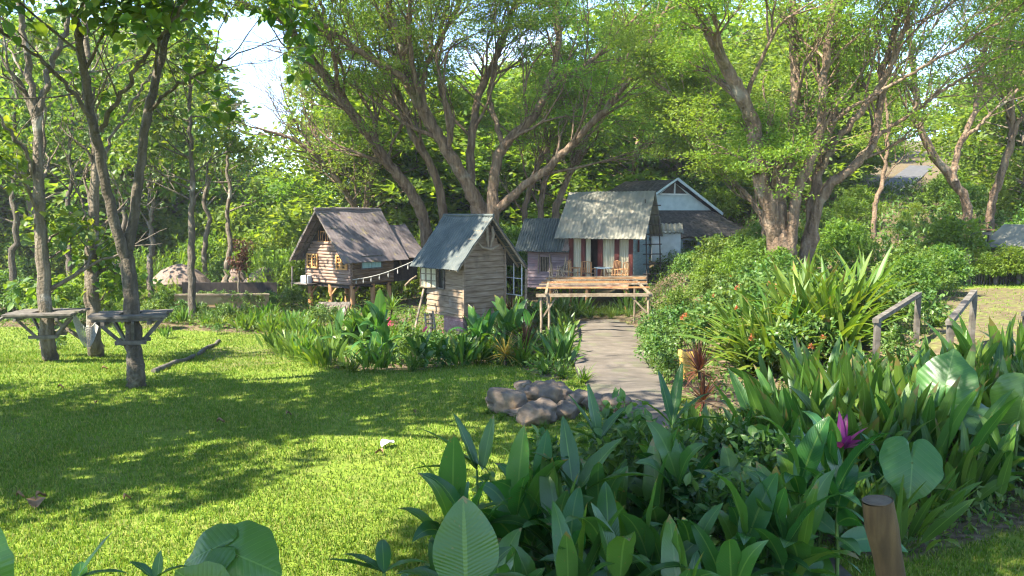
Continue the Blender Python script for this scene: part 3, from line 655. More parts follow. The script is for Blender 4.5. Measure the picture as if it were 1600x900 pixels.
for k in range(6):
    a = np.array(L3(-4.2+k*.14, -.6-.1*k, -1.1)); c = np.array(L3(-3.3+k*.10, -.05-.1*k, .65+.07*k)); b_.tube([a, (a+c)/2, c], .025, 6)
b_.build('poles', M['greywood'], t_)
t_ = thing('ladder', 'dark wooden ladder frame standing against the right gable of the cottage', 'ladder', (0, 0, 0))
A0 = np.array(L3(.95, .4, -.9)); dz = np.array(L3(.55, 1.6, 3.75))-A0; sd = np.array([.34, .12, 0])
b_ = MB(); b_.tube([A0-sd, A0-sd+dz], .03, 6); b_.tube([A0+sd, A0+sd+dz*.82], .03, 6); b_.build('rails', M['darkwood'], t_)
b_ = MB()
for k in range(10): q = A0+dz*(k+.6)/10.2; b_.tube([q-sd*1.5, q+sd*1.3], .028, 5)
b_.build('rungs', M['darkwood'], t_)

# --- pale gabled house behind
h4 = thing('gabled_house', 'pale blue gabled house with a shaggy dark shingle roof behind the cottage', 'house', (9.6, 48, 0), rad(30))
gz = g(9.6, 48)
b_ = MB(); b_.slab((-3.1, .1, 3.25), (3.1, .1, 3.25), (.05, .1, 4.9), (-.05, .1, 4.9), .06); b_.build('gable_wall', M['bluewhite'], h4)
b_ = MB(); b_.slab((-1.0, -.0, 4.22), (1.0, -.0, 4.22), (.05, -.0, 4.86), (-.05, -.0, 4.86), .03); vt = b_.build('gable_vent', M['darkwood'], h4)
b_ = MB(); b_.bar((0, -.06, 4.2), (0, -.06, 4.9), .07); b_.bar((-1.1, -.06, 4.2), (1.1, -.06, 4.2), .07); b_.build('vent_frame', M['white'], vt)
def rough_slab(a, b, c, d, t_, n=26, m_=14, amp=.05):
    a, b, c, d = [np.array(q, float) for q in (a, b, c, d)]; mb = MB(); rr = np.random.default_rng(5)
    u_ = np.linspace(0, 1, n)[None, :, None]; v_ = np.linspace(0, 1, m_)[:, None, None]
    P = (a+(b-a)*u_)*(1-v_)+(d+(c-d)*u_)*v_; nr = norm(np.cross(b-a, d-a)); nr = nr if nr[2] > 0 else -nr
    P = P+nr*(rr.random((m_, n, 1))-.3)*amp+nr*t_*((v_*m_) % 2)*.3
    P[0] += (rr.random((n, 3))-.5)*.25*norm(d-a)
    ii = np.arange(m_-1)[:, None]*n+np.arange(n-1)[None, :]; q = np.stack([ii, ii+1, ii+n+1, ii+n], -1).reshape(-1, 4)
    mb.add(P, q); mb.add(P-nr*t_, q)
    V = np.vstack([P[0], P[0]-nr*t_]); i = np.arange(n-1); mb.add(V, np.stack([i, i+1, i+1+n, i+n], -1))
    return mb
b_ = rough_slab((-3.6, -.25, 3.05), (-3.6, 5.2, 3.05), (-.0, 4.6, 5.1), (-.0, -.25, 5.05), .12); b2 = rough_slab((3.6, -.25, 3.05), (3.6, 5.2, 3.05), (0, 4.6, 5.1), (0, -.25, 5.05), .12)
b_.add(np.vstack(b2.v), np.vstack(b2.f)); b_.build('roof', M['shingle'], h4)
b_ = MB(); b_.bar((0, -.3, 5.1), (3.7, -.3, 3.02), .05, .16); b_.bar((0, -.3, 5.1), (-3.7, -.3, 3.02), .05, .11); b_.build('fascia', M['bluewhite'], h4)
b_ = rough_slab((-4.2, -2.5, 1.75), (4.3, -2.5, 1.75), (3.0, .1, 3.25), (-3.2, .1, 3.25), .12, 40); b2 = rough_slab((4.3, -2.5, 1.75), (4.8, 4, 1.75), (3.1, 4, 3.25), (3.0, .1, 3.25), .12)
b_.add(np.vstack(b2.v), np.vstack(b2.f)); b_.build('skirt_roof', M['shingle'], h4)
for x in (-3.9, -2.6, -1.3, 0, 1.3, 2.6, 4.0):
    b_ = MB(); b_.bar((x, -2.2, gz-1), (x, -2.2, 1.75), .12); b_.build('post', M['teal_wall'], h4)
b_ = MB(); b_.bar((-3.9, -2.2, .55), (4, -2.2, .55), .08); b_.bar((-3.9, -2.2, 1.62), (4, -2.2, 1.62), .12); b_.build('rail', M['teal_wall'], h4)
b_ = MB(); b_.box((-3, .2, gz-1), (3, .26, 3.2)); b_.build('wall', M['bluewhite'], h4)
t_ = thing('white_shed', 'low white shed with a striped grey cover beside the cottage', 'shed', (8.0, 42, g(8, 42)), rad(-8))
b_ = MB(); b_.box((-.7, -.6, 0), (.75, .6, 1.55)); b_.build('body', M['white'], t_)
b_ = MB(); corr_roof(b_, (-.85, -.8, 1.5), (.9, -.8, 1.5), (.9, .7, 1.95), (-.85, .7, 1.95), .03, .22); b_.build('cover', M['roof_grey'], t_)

# --- pergola over the path
t_ = thing('pergola', 'low pergola of pale timber slats spanning the path', 'pergola', (2.6, 28.5, 0))
zc = .47; b_ = MB()
fl, fr = W(838, 463, 26), W(1022, 463, 26)
b_.bar((-1.82, -2.5, zc), (1.98, -2.45, zc+.02), .09, .1); b_.build('front_beam', M['palewood'], t_)
for i, y in enumerate((-.9, .3, 1.2, 2.1, 3.0, 3.5)):
    b_ = MB(); b_.bar((-1.75+i*.12, y, zc+.10), (2.15+i*.13, y+.05, zc+.11+.02*(i % 2)), .07, .05); b_.build('slat', M['palewood'] if i % 2 else M['postwood'], t_)
for sx in (-1.5, 1.85):
    b_ = MB(); b_.bar((sx, -2.6, zc+.075), (sx+.4, 3.6, zc+.075), .08, .06); b_.build('side_beam', M['palewood'], t_)
for (x, y) in ((-1.66, -2.45), (-1.4, -2.4), (1.85, -2.4), (-1.2, 3.2), (2.25, 3.2)):
    b_ = MB(); b_.tube([(x, y, g(2.6+x, 28.5+y)-.1), (x+.02, y, -.4), (x, y, zc)], .045, 7); b_.build('post', M['palewood'], t_, True)
b_ = MB(); b_.bar((-1.6, -2.42, -.25), (-1.15, -2.42, .42), .05); b_.bar((1.8, -2.42, -.1), (1.3, -2.42, .42), .05); b_.build('brace', M['palewood'], t_)

# ------------------------------------------------------------------ smaller built things
# string of lights from the log hut to the plank hut
t_ = thing('string_lights', 'pale rope of small bulbs strung from the log hut to the plank hut', 'string lights')
A0, A1 = W(551, 437, 36.6), W(646, 408, 28.6); b_ = MB(); P = []
for k in range(15):
    s = k/14; q = A0+(A1-A0)*s; q[2] -= .12*math.sin(s*math.pi); P.append(q)
b_.tube(P, .014, 5); b_.build('rope', M['rope'], t_)
for k in (1, 3, 5, 7, 9, 11, 13):
    q = P[k]; b_ = MB(); b_.tube([q, q-[0, 0, .08], q-[0, 0, .13], q-[0, 0, .2], q-[0, 0, .23]], [.008, .012, .028, .022, .004], 6); b_.build('bulb', M['rope'], t_, True)

# thatched roofs far left
def thatch_hut(name, label, cx, cy, hw, hd, ez, tz, group):
    z0 = g(cx, cy); t_ = thing(name, label, 'hut', (cx, cy, z0), 0, group); mb = MB(); n = 36; rr = np.random.default_rng(int(abs(cx*10)))
    th = np.arange(n)*2*math.pi/n; prof = [(0.04, tz), (.3, tz-.12*(tz-ez)), (.62, tz-.38*(tz-ez)), (.85, tz-.7*(tz-ez)), (1.02, ez), (.96, ez-.14), (.1, ez+.1)]
    V = []
    for (q, z) in prof:
        k = 1+(rr.random(n)-.5)*.035
        V.append(np.stack([np.cos(th)*hw*q*k, np.sin(th)*hd*q*k, np.full(n, z-z0)+(rr.random(n)-.5)*.045*(q > .2)], 1))
    i = np.arange(len(prof)-1)[:, None]*n; j = np.arange(n)[None, :]; mb.add(np.vstack(V), np.stack([i+j, i+(j+1) % n, i+n+(j+1) % n, i+n+j], -1))
    mb.build('roof', M['thatch'], t_)
    for sx, sy in ((-1, -1), (1, -1), (1, 1), (-1, 1)):
        mb = MB(); mb.tube([(sx*hw*.6, sy*hd*.6, -.1), (sx*hw*.6, sy*hd*.6, ez-z0+.3)], .07, 7); mb.build('post', M['postwood'], t_)
q = W(281, 432, 46); thatch_hut('thatched_hut', 'broad ragged thatched roof behind the dark slim tree', q[0], 46, 1.65, 1.4, W(281, 441, 46)[2], W(281, 412, 46)[2], 'thatched shelters beyond the lawn')
q = W(367, 432, 47); thatch_hut('thatched_hut', 'small thatched roof half hidden beyond the planter wall', q[0], 47, .75, .9, W(281, 440, 47)[2], W(281, 419, 47)[2], 'thatched shelters beyond the lawn')
q = W(415, 432, 45); thatch_hut('thatched_hut', 'rounded pinkish thatched roof beside the log hut garden', q[0], 45, 1.2, 1.2, W(281, 441, 45)[2], W(281, 417, 45)[2], 'thatched shelters beyond the lawn')
def shed(label, px, py, Y, wd, hgt, rz, m):
    q = W(px, py, Y); z0 = g(q[0], Y); t_ = thing('small_house', label, 'house', (q[0], Y, z0), rz); zt = q[2]-z0
    b_ = MB(); b_.slab((-wd/2, -.9, zt-hgt), (-wd/2, 2.6, zt-hgt), (0, 2.6, zt), (0, -.9, zt), .06); b_.slab((wd/2, -.9, zt-hgt), (wd/2, 2.6, zt-hgt), (0, 2.6, zt), (0, -.9, zt), -.06); b_.build('roof', m, t_)
    b_ = MB(); b_.box((-wd*.4, -.4, 0), (wd*.4, 2.4, zt-hgt+.05)); b_.build('wall', M['plank'], t_)
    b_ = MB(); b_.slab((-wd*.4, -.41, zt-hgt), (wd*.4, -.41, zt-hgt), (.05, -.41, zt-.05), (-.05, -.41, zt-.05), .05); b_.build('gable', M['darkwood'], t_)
shed('grey roofed house among the trees left of the dark slim tree', 283, 374, 62, 3.2, 1.6, rad(30), M['roof_grey'])
shed('small grey gabled roof among the trees right of the dark slim tree', 333, 376, 60, 1.9, .8, rad(-25), M['roof_grey'])
shed('pale sheet roofed building cut off at the right frame edge', 1672, 352, 27, 2.2, .8, rad(15), M['roof_grey'])

# planter wall behind the left lawn
q0, q1 = W(272, 462, 34), W(420, 461, 35.5)
t_ = thing('planter_box', 'long brick planter wall with a pale rim beyond the left lawn', 'planter')
b_ = MB(); nrm = np.array([0, .35, 0])
b_.slab(q0-[0, 0, .48], q1-[0, 0, .48], q1, q0, -.14); b_.build('wall', M['earth'], t_)
b_ = MB(); b_.bar(q0+[0, .06, .03], q1+[0, .06, .03], .26, .06); b_.bar(q0+[0, -.04, -.5], q1+[0, -.04, -.5], .1, .05); b_.build('rim', M['palewood'], t_)
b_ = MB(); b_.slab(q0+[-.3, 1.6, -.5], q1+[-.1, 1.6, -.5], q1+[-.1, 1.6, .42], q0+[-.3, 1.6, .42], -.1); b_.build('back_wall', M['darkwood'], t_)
# low thatched block in front of the log hut
q = W(522, 474, 33.2); o_ = thing('thatched_bench', 'low ragged thatched slab among plants under the log hut', 'bench', (q[0], 33.2, q[2]-.45))
b_ = MB(); n = 22; xx = np.linspace(-.68, .68, n)
b3 = rough_slab((-.7, -.3, .36), (.7, -.3, .36), (.66, .35, .46), (-.66, .35, .46), .1, 24, 6, .05); b3.build('top', M['greywood'], o_)
b3 = rough_slab((-.68, -.38, -.02), (.68, -.38, -.02), (.68, -.3, .40), (-.68, -.3, .40), .06, 26, 6, .06); b3.build('thatch_skirt', M['thatch'], o_)
b_ = MB(); b_.box((-.6, -.28, -.4), (.6, .3, .34)); b_.build('base', M['darkwood'], o_)
# ladder and bamboo props by the plank hut
t_ = thing('bamboo_ladder', 'bamboo step ladder by the left side of the plank hut', 'ladder')
a, c = W(664, 490, 26.6), W(668, 535, 26.0); a2, c2 = W(676, 486, 26.6), W(684, 540, 26.0)
b_ = MB(); b_.tube([a, c], .04, 6); b_.tube([a2, c2], .04, 6); b_.build('rails', M['palewood'], t_)
b_ = MB()
for k in range(7): s = (k+.5)/7; b_.tube([a+(c-a)*s, a2+(c2-a2)*s], .028, 5)
b_.build('rungs', M['palewood'], t_)
for (p0, p1, Y0, Y1, lb) in (((642, 545), (662, 452), 26.5, 28, 'bamboo pole leaning left of the bamboo ladder'), ((633, 446), (650, 432), 29, 30, 'short bamboo prop slanting near the string lights'), ((640, 535), (688, 545), 26.4, 26.2, 'bamboo pole lying low below the plank hut window')):
    b_ = MB(); b_.tube([W(*p0, Y0), (W(*p0, Y0)+W(*p1, Y1))/2+[0, 0, .03], W(*p1, Y1)], .04, 7); tag(b_.build('bamboo_pole', M['palewood'], None, True), lb, 'pole', 'bamboo poles round the plank hut')

# tree platforms
def platform(label, c, wx, wy, tilt, rz, trunkr, braces):
    t_ = thing('tree_platform', label, 'platform', c, rz); nb_ = 7
    for k in range(nb_):
        y0 = -wy/2+k*wy/nb_; 
        b_ = MB()
        j = random.uniform(-.05, .05)
        if abs(y0+wy/nb_/2) < trunkr+.02:
            b_.box((-wx/2+j, y0, -.03+tilt), (-trunkr, y0+wy/nb_-.012, .01)); b_.box((trunkr, y0, -.03), (wx/2+j, y0+wy/nb_-.012, .01+tilt))
        else: b_.box((-wx/2+j, y0, -.03), (wx/2+j, y0+wy/nb_-.012, .01))
        b_.build('board', M['greywood'], t_)
    b_ = MB()
    for y in (-wy*.36, wy*.36): b_.bar((-wx/2+.05, y, -.06), (wx/2-.05, y, -.06), .06, .07)
    for x in (-wx*.3, wx*.3): b_.bar((x, -wy/2, -.12), (x, wy/2, -.12), .06, .06)
    b_.build('joists', M['greywood'], t_)
    for (x, y, zb) in braces:
        b_ = MB(); n_ = math.hypot(x, y); b_.bar((x, y, -.1), (x/n_*trunkr*.9, y/n_*trunkr*.9, zb), .045, .06); b_.build('brace', M['greywood'], t_)
    b_ = MB()
    for s in (-1, 1): b_.bar((-trunkr-.08, s*(trunkr+.03), braces[0][2]+.05), (trunkr+.1, s*(trunkr+.03), braces[0][2]+.05), .05, .07)
    b_.build('collar', M['greywood'], t_)
    return t_
pA = W(205, 490, 14.4); platform('wooden plank platform round the forked tree in the lawn', pA, 1.25, .95, 0, rad(14), .17, ((-.5, -.3, -.55), (.1, -.42, -.5), (.5, .3, -.55), (-.4, .35, -.55)))
pB = W(72, 487, 19.0); platform('wooden plank platform round the leftmost lawn tree', pB, 1.5, 1.2, 0, rad(8), .23, ((-.62, -.2, -.62), (.62, -.2, -.6), (-.5, .4, -.62), (.5, .4, -.62)))
b_ = MB(); b_.bar(pB+[-.70, -.35, -.03], pB+[-1.45, -.9, -.62], .2, .05); tag(b_.build('ramp_plank', M['greywood']), 'grey plank sloping down from the leftmost tree platform', 'plank')
# hammock
t_ = thing('hammock', 'pale string hammock hung by the slim trunk behind the platforms', 'hammock')
hp0, hp1 = W(112, 497, 19.3), W(158, 500, 20.6)
b_ = MB(); nu_, nv_ = 15, 12
def hp(u, v):
    q = hp0+(hp1-hp0)*u; sag = .62*math.sin(math.pi*min(max(u, 0), 1)); wd = .62*math.sin(math.pi*u)**.5
    return q+np.array([.10*(v-.5)*wd*2, -(v-.5)*wd*.5, -sag+(.5-v)*wd*.55*1.3+.15])
for i in range(nu_+1):
    u = .06+.88*i/nu_; b_.tube([hp(u, k/8) for k in range(9)], .007, 4, False)
for k in range(nv_+1): b_.tube([hp(.06+.88*i/10, k/nv_) for i in range(11)], .008, 4, False)
b_.build('net', M['rope'], t_)
b_ = MB(); b_.tube([hp(.06, .5), hp0+[-.25, 0, .25]], .012, 5); b_.tube([hp(.94, .5), hp1+[.05, .1, .3]], .012, 5); b_.build('ropes', M['rope'], t_)
# log edging in the lawn
e0, e1 = GP(240, 583), GP(345, 533)
for i, (s0, s1) in enumerate(((0, .5), (.52, 1))):
    P = []
    for k in range(7):
        s = s0+(s1-s0)*k/6; x = e0[0]+(e1[0]-e0[0])*s+.05*math.sin(k*1.7+i); y = e0[1]+(e1[1]-e0[1])*s; P.append((x, y, g(x, y)+.045+.01*math.sin(k*3)))
    b_ = MB(); b_.tube(P, [.05, .07, .055, .065, .05, .06, .04], 7)
    tag(b_.build('edging_log', M['greywood'], None, True), ('thin log lying in the lawn, end nearer the forked tree', 'thin log lying in the lawn, end nearer the flower bed')[i], 'log', 'logs lying across the lawn')

# stair handrails on the right
def handrail(label, a, c, gz_):
    t_ = thing('handrail', label, 'handrail', (a[0], a[1], gz_), 0, 'wooden stair handrails'); o_ = np.array([a[0], a[1], gz_])
    d = norm(c-a); b_ = MB(); b_.bar(a-d*.08-o_, c+d*.10-o_, .10, .07); b_.build('rail', M['greywood'], t_)
    for q in (a, c):
        b_ = MB(); b_.bar((q[0]-o_[0], q[1]-o_[1], g(q[0], q[1])-gz_-.35), (q[0]-o_[0]+.015, q[1]-o_[1], q[2]-gz_-.037), .085, .085); b_.build('post', M['greywood'], t_)
a, c = W(1370, 500, 13), W(1434, 460, 15.4); handrail('weathered handrail nearer the path, left one of the stair pair', a, c, g(a[0], a[1]))
b_ = MB(); b_.bar(a+[.05, .06, -.06], a+[.03, .05, -.62], .04); tag(b_.build('thin_strut', M['greywood']), 'thin grey strut beside the left handrail post', 'strut')
a, c = W(1484, 503, 12.5), W(1521, 457, 14.6); handrail('weathered handrail farther right of the stair pair with darker rail', a, c, g(a[0], a[1]))
a, c = W(1603, 490, 13), W(1660, 462, 14.6); handrail('handrail post cut off at the right edge of the photo', a, c, g(a[0], a[1]))
# leaning post in the right foreground
t_ = thing('wooden_post', 'round brown leaning post cut flat in the right foreground', 'post')
P = [W(1371, 782, 3.6), W(1378, 825, 3.6), W(1386, 865, 3.6), W(1393, 905, 3.6)]; d = P[3]-P[2]
q = P[3].copy()
while q[2] > g(q[0], q[1])-.1: q = q+np.array([.012, 0, -.15]); P.append(q.copy())
P = np.array(P); b_ = MB(); rr_ = .068+.006*np.sin(np.arange(len(P))*1.9); b_.tube(P, rr_, 16, False); b_.build('shaft', M['post'], t_, True)
b_ = MB(); b_.tube([P[0]+[-.0004, 0, .004], P[0]], [.064, rr_[0]], 16); b_.build('cut_end', M['postcut'], t_)

# boulders
def boulder(label, px, py, wpx, hpx, seed, dz=0):
    x, y = GP(px, py+hpx*.42); s = math.hypot(y, 3.2)/F; rr = np.random.default_rng(seed); nu, nv = 64, 36
    th = np.arange(nu)*2*math.pi/nu; phv = np.linspace(-.5*math.pi, .5*math.pi, nv)
    D = np.stack([np.cos(phv)[:, None]*np.cos(th)[None], np.cos(phv)[:, None]*np.sin(th)[None], np.sin(phv)[:, None]*np.ones(nu)[None]], -1)
    k = np.ones((nv, nu))
    for _ in range(13):      # facets: cut the ball with random planes
        n_ = norm(rr.normal(size=3)); dcut = rr.uniform(.58, .86); dd = D@n_; k = np.minimum(k, np.where(dd > .05, dcut/np.maximum(dd, .05), 9))
    for _ in range(5): n_ = rr.normal(size=3)*3; k = k+.022*np.sin(D@n_*1.6+rr.uniform(0, 6))
    for q_ in range(26): n_ = norm(rr.normal(size=3))*rr.uniform(6, 22); k = k+(.10/np.linalg.norm(n_))*np.sin(D@n_+rr.uniform(0, 6))
    V = D*k[..., None]*np.array([wpx*s*.62, wpx*s*.5, hpx*s*.6]); mb = MB(); i = np.arange(nv-1)[:, None]*nu; j = np.arange(nu)[None]
    mb.add(V, np.stack([i+j, i+(j+1) % nu, i+nu+(j+1) % nu, i+nu+j], -1))
    o = mb.build('boulder', M['stone'], None, True, loc=(x, y+.1, g(x, y)+hpx*s*.30+dz)); tag(o, label, 'rock', 'boulders at the lawn corner by the path')
for a in (('large left boulder of the pile, nearest the lawn', 789, 627, 60, 44, 1), ('flat boulder tilted in the front middle of the pile', 842, 646, 58, 46, 2),
          ('big rounded boulder at the back middle of the pile', 864, 613, 62, 40, 3), ('small stone at the back left of the pile', 818, 604, 32, 20, 4),
          ('mid sized stone between the left and back boulders', 828, 620, 34, 30, 5), ('grey stone right of the flat front boulder', 884, 642, 40, 34, 6),
          ('stone behind the grey one beside the path', 903, 625, 40, 30, 7), ('rounded dark boulder at the right end of the pile', 962, 632, 42, 36, 8),
          ('low stone between the two right end boulders', 932, 634, 34, 30, 9), ('flat little stone at the foot of the left boulder', 808, 648, 36, 14, 10)): boulder(*a)
# yellow planter block
x, y = GP(1076, 592); t_ = thing('yellow_planter', 'yellow ochre box standing at the right edge of the path', 'planter', (x, y, g(x, y)), rad(12))
s = y/F
b_ = MB(); b_.box((-.14, -.12, -.05), (.14, .14, .52)); b_.box((-.165, -.145, .44), (.165, .165, .56)); b_.build('body', M['yellow'], t_)
b_ = MB(); b_.box((-.12, -.1, .562), (.12, .12, .57)); b_.build('soil', M['darkwood'], t_)
# fence, bench and post on the right
t_ = thing('picket_fence', 'grey rail fence overgrown with creepers at the right rear', 'fence')
P0, P1 = W(1455, 402, 27.5), W(1516, 400, 27); b_ = MB(); b_.bar(P0, P1, .07, .1); b_.build('rail', M['greywood'], t_)
for px in (1459, 1513, 1556, 1592):
    q = W(px, 398, 27); b_ = MB(); b_.bar((q[0], 27, g(q[0], 27)-.2), q, .13); b_.build('post', M['greywood'], t_)
b_ = MB(); r5 = np.random.default_rng(8)
for k in range(26):
    px = 1518+k*4.3; q = W(px, 404+r5.uniform(-3, 4), 27.1); b_.bar((q[0], 27.1, g(q[0], 27.1)-.1), q, .05, .03)
b_.build('pickets', M['greywood'], t_)
t_ = thing('plank_bench', 'brown plank bench half buried in creepers at the right rear', 'bench')
b_ = MB(); b_.bar(W(1516, 357, 29), W(1550, 359, 29), .3, .05); b_.build('seat', M['postwood'], t_)
b_ = MB(); b_.bar(W(1517, 364, 28.7), W(1549, 365, 28.7), .08, .1); b_.build('apron', M['greywood'], t_)
for px in (1520, 1546):
    q = W(px, 359, 29); b_ = MB(); b_.bar((q[0], 29, g(q[0], 29)-.2), q, .08); b_.build('leg', M['greywood'], t_)
# litter on the lawn
def litter(px, py, m, label, s, seed, cat):
    x, y = GP(px, py); rr = np.random.default_rng(seed); n = 9; b_ = MB(); rows = []
    for k in range(n):
        tt = k/(n-1); wd = s*.42*math.sin(math.pi*(.08+.9*tt))**.7
        for v in (-1, 0, 1): rows.append(((tt-.5)*s*1.3, v*wd*(1+.2*rr.random()), .05+.035*abs(v)+.03*math.sin(tt*5)))
    b_.add(rows, [(3*k+j, 3*k+j+1, 3*k+j+4, 3*k+j+3) for k in range(n-1) for j in range(2)])
    o = b_.build('fallen_leaf' if cat == 'leaf' else 'scrap_of_paper', m, None, True, loc=(x, y, g(x, y))); o.rotation_euler = (.1, -.2, rr.random()*3); tag(o, label, cat)
litter(607, 699, M['white'], 'crumpled white scrap lying on the sunny lawn', .17, 1, 'paper')
litter(55, 793, M['dry'], 'brown curled dry leaf on the lawn in the left foreground', .2, 2, 'leaf')
litter(1142, 889, M['dry'], 'large brown dry leaf at the bottom edge under the plants', .26, 3, 'leaf')
litter(1405, 803, M['dry'], 'brown dry leaf behind the leaning post', .2, 4, 'leaf')

r6 = np.random.default_rng(12)
for k in range(14):
    px, py = r6.uniform(20, 740), r6.uniform(545, 800); s0 = len(bpy.data.objects)
    litter(px, py, M['dry'], 'small dry leaf among those scattered over the open lawn', r6.uniform(.05, .09), 20+k, 'leaf'); bpy.data.objects['fallen_leaf' if 'fallen_leaf' in bpy.data.objects and k < 0 else [o.name for o in bpy.data.objects if o.name.startswith('fallen_leaf')][-1]]['group'] = 'small dry leaves scattered over the lawn'

# ------------------------------------------------------------------ leaves and plants
PROF = {
 'lance': lambda t: np.sin(np.pi*np.clip(t, 0, 1)**.8)**.75*(t < .999),
 'paddle': lambda t: np.clip(np.sin(np.pi*np.clip((t-.02)/.98, 0, 1)**.85), 0, 1)**.55*(1-.0*t),
 'strap': lambda t: np.clip(1.0-t**3.2, 0, 1)*(.55+.45*np.clip(t*4, 0, 1)),
 'petiole': lambda t: np.where(t < .28, .10+.0*t, np.clip(np.sin(np.pi*np.clip((t-.24)/.76, 0, 1)**.8), 0, 1)**.7),
}
def leaf_strips(mb, Pb, D, L, Wd, prof, S=6, droop=.6, fold=.25, roll=None, rng=None, wave=0.0):
    Pb = np.asarray(Pb, float); n = len(Pb); D = norm(np.asarray(D, float)); L = np.broadcast_to(L, (n,)).astype(float); Wd = np.broadcast_to(Wd, (n,)).astype(float); droop = np.broadcast_to(droop, (n,)).astype(float)
    side = np.cross(D, [0, 0, 1.]); bad = np.linalg.norm(side, axis=1) < .05
    side[bad] = [1, 0, 0]; side = norm(side)
    if roll is not None:
        u = np.cross(side, D); c, s = np.cos(roll)[:, None], np.sin(roll)[:, None]; side = side*c+u*s
    V = []; p = Pb.copy(); d = D.copy(); UV = []
    for i in range(S+1):
        t = i/S; wv = (PROF[prof](np.full(n, t))*Wd/2)[:, None]; up = np.cross(side, d)
        rip = wave*np.sin(t*19+np.arange(n))[:, None]*wv
        V += [p-side*wv+up*(wv*fold+rip), p, p+side*wv+up*(wv*fold-rip)]
        UV += [(0, t), (.5, t), (1, t)]
        d = norm(d+np.array([0, 0, -1.])*(droop*(0.35+1.3*t)/S)[:, None]); p = p+d*(L/S)[:, None]
    k = 3*(S+1); V = np.stack(V, 1).reshape(-1, 3); UV = np.tile(np.array(UV), (n, 1))
    b = (np.arange(n)*k)[:, None, None]; i = (np.arange(S)*3)[None, :, None]; j = np.arange(2)[None, None, :]
    q = b+i+j; mb.add(V, np.stack([q, q+1, q+4, q+3], -1), UV)
def heart_leaf(mb, c, along, nrm, size, rng, cup=.12):
    """broad heart shaped leaf: c where the stalk meets the blade, along towards the tip"""
    along = norm(np.array(along, float)); nrm = norm(np.array(nrm, float)-along*np.dot(nrm, along)); side = np.cross(along, nrm); n, m_ = 48, 6
    th = np.linspace(0, 2*math.pi, n, endpoint=False); a = np.abs((th+math.pi) % (2*math.pi)-math.pi)
    r_ = np.interp(a, [0, .25, .6, 1.1, 1.6, 2.2, 2.6, 2.9, 3.03, 3.14159], [.74, .62, .55, .53, .52, .53, .51, .45, .36, .12])*size*(1+.02*np.sin(th*9))
    V = [np.tile(c, (n, 1))]; UV = [np.full((n, 2), .5)]; ph = rng.uniform(0, 6)
    for k in range(1, m_+1):
        f_ = k/m_; rr_ = r_*f_; x = rr_*np.cos(th); y = rr_*np.sin(th)
        z = -cup*size*(f_**2)*(1-.5*np.abs(np.sin(th)))+.10*np.abs(y)*(1-f_*.6)+size*.007*f_*np.sin((x/size+.5-.75*np.abs(y)/size)*2*math.pi*9)+size*.01*f_*np.sin(th*13)*(k == m_)+size*.035*f_*f_*np.sin(th*3+ph)
        V.append(c+x[:, None]*along+y[:, None]*side+z[:, None]*nrm); UV.append(np.stack([y/size+.5, x/size+.5], 1))
    i = np.arange(m_)[:, None]*n; j = np.arange(n)[None]; q = np.stack([i+j, i+n+j, i+n+(j+1) % n, i+(j+1) % n], -1)
    mb.add(np.vstack(V), q, np.vstack(UV))
def rdirs(rng, n, lo, hi):
    """directions lo..hi radians from vertical"""
    a = rng.random(n)*2*math.pi; e = rng.uniform(lo, hi, n); return np.stack([np.sin(e)*np.cos(a), np.sin(e)*np.sin(a), np.cos(e)], 1)

PROTO = {}
def proto(kind, make, variants):
    PROTO[kind] = [[make(np.random.default_rng(100+31*i+len(kind))), False] for i in range(variants)]
def hide_proto(o):
    pass
def mk_lily(rng, n=30, L=(.6, .95), Wd=(.10, .15), name='lily_plant', m='lily', tilt=.5):
    mb = MB(); P = np.stack([rng.normal(0, .16, n), rng.normal(0, .16, n), np.zeros(n)], 1); D = rdirs(rng, n, .03, tilt); D[:, :2] += P[:, :2]*.9
    l = rng.uniform(*L, n)*1.3; leaf_strips(mb, P, D, l, rng.uniform(*Wd, n), 'petiole', 9, rng.uniform(.15, 1.3, n), .22, rng.normal(0, .7, n), rng, .05)
    return mb.build(name, M[m], None, True)
def mk_canna(rng, ns=4, name='paddle_plant', m='canna'):
    mb = MB(); st = MB()
    for s in range(ns):
        b = np.array([rng.normal(0, .13), rng.normal(0, .13), 0]); d = rdirs(rng, 1, .02, .28)[0]; hh = rng.uniform(.45, .85); T = [b+d*hh*k/5+np.array([0, 0, -.02*k*k*.1]) for k in range(6)]
        st.tube(T, np.linspace(.016, .008, 6), 6)
        n = 8; tt = np.linspace(.25, 1., n); P = np.array([b+d*hh*q for q in tt]); az = rng.random()*6.28+np.arange(n)*2.4
        e = np.linspace(1.15, .2, n)+rng.normal(0, .12, n); D = np.stack([np.sin(e)*np.cos(az), np.sin(e)*np.sin(az), np.cos(e)], 1)
        leaf_strips(mb, P, D, rng.uniform(.44, .70, n), rng.uniform(.13, .23, n), 'lance', 10, rng.uniform(.6, 2.2, n), .22, rng.normal(0, .6, n), rng, .07)
    o = mb.build(name, M[m], None, True); st.build('stems', M['stem'], o, True); return o
def mk_strap(rng, n=44, L=(.6, .95), wd=.05, name='strap_leaf_plant', m='strap', lo=.15, hi=1.15, dr=(.5, 1.4)):
    mb = MB(); P = np.stack([rng.normal(0, .06, n), rng.normal(0, .06, n), rng.uniform(0, .12, n)], 1); D = rdirs(rng, n, lo, hi)
    leaf_strips(mb, P, D, rng.uniform(*L, n), rng.uniform(.8, 1.2, n)*wd, 'strap', 8, rng.uniform(*dr, n), .3, rng.normal(0, .3, n), rng)
    return mb.build(name, M[m], None, True)
def mk_tuft(rng): return mk_strap(rng, 90, (.35, .6), .018, 'grass_tuft', 'strap', .1, .9, (.6, 1.8))
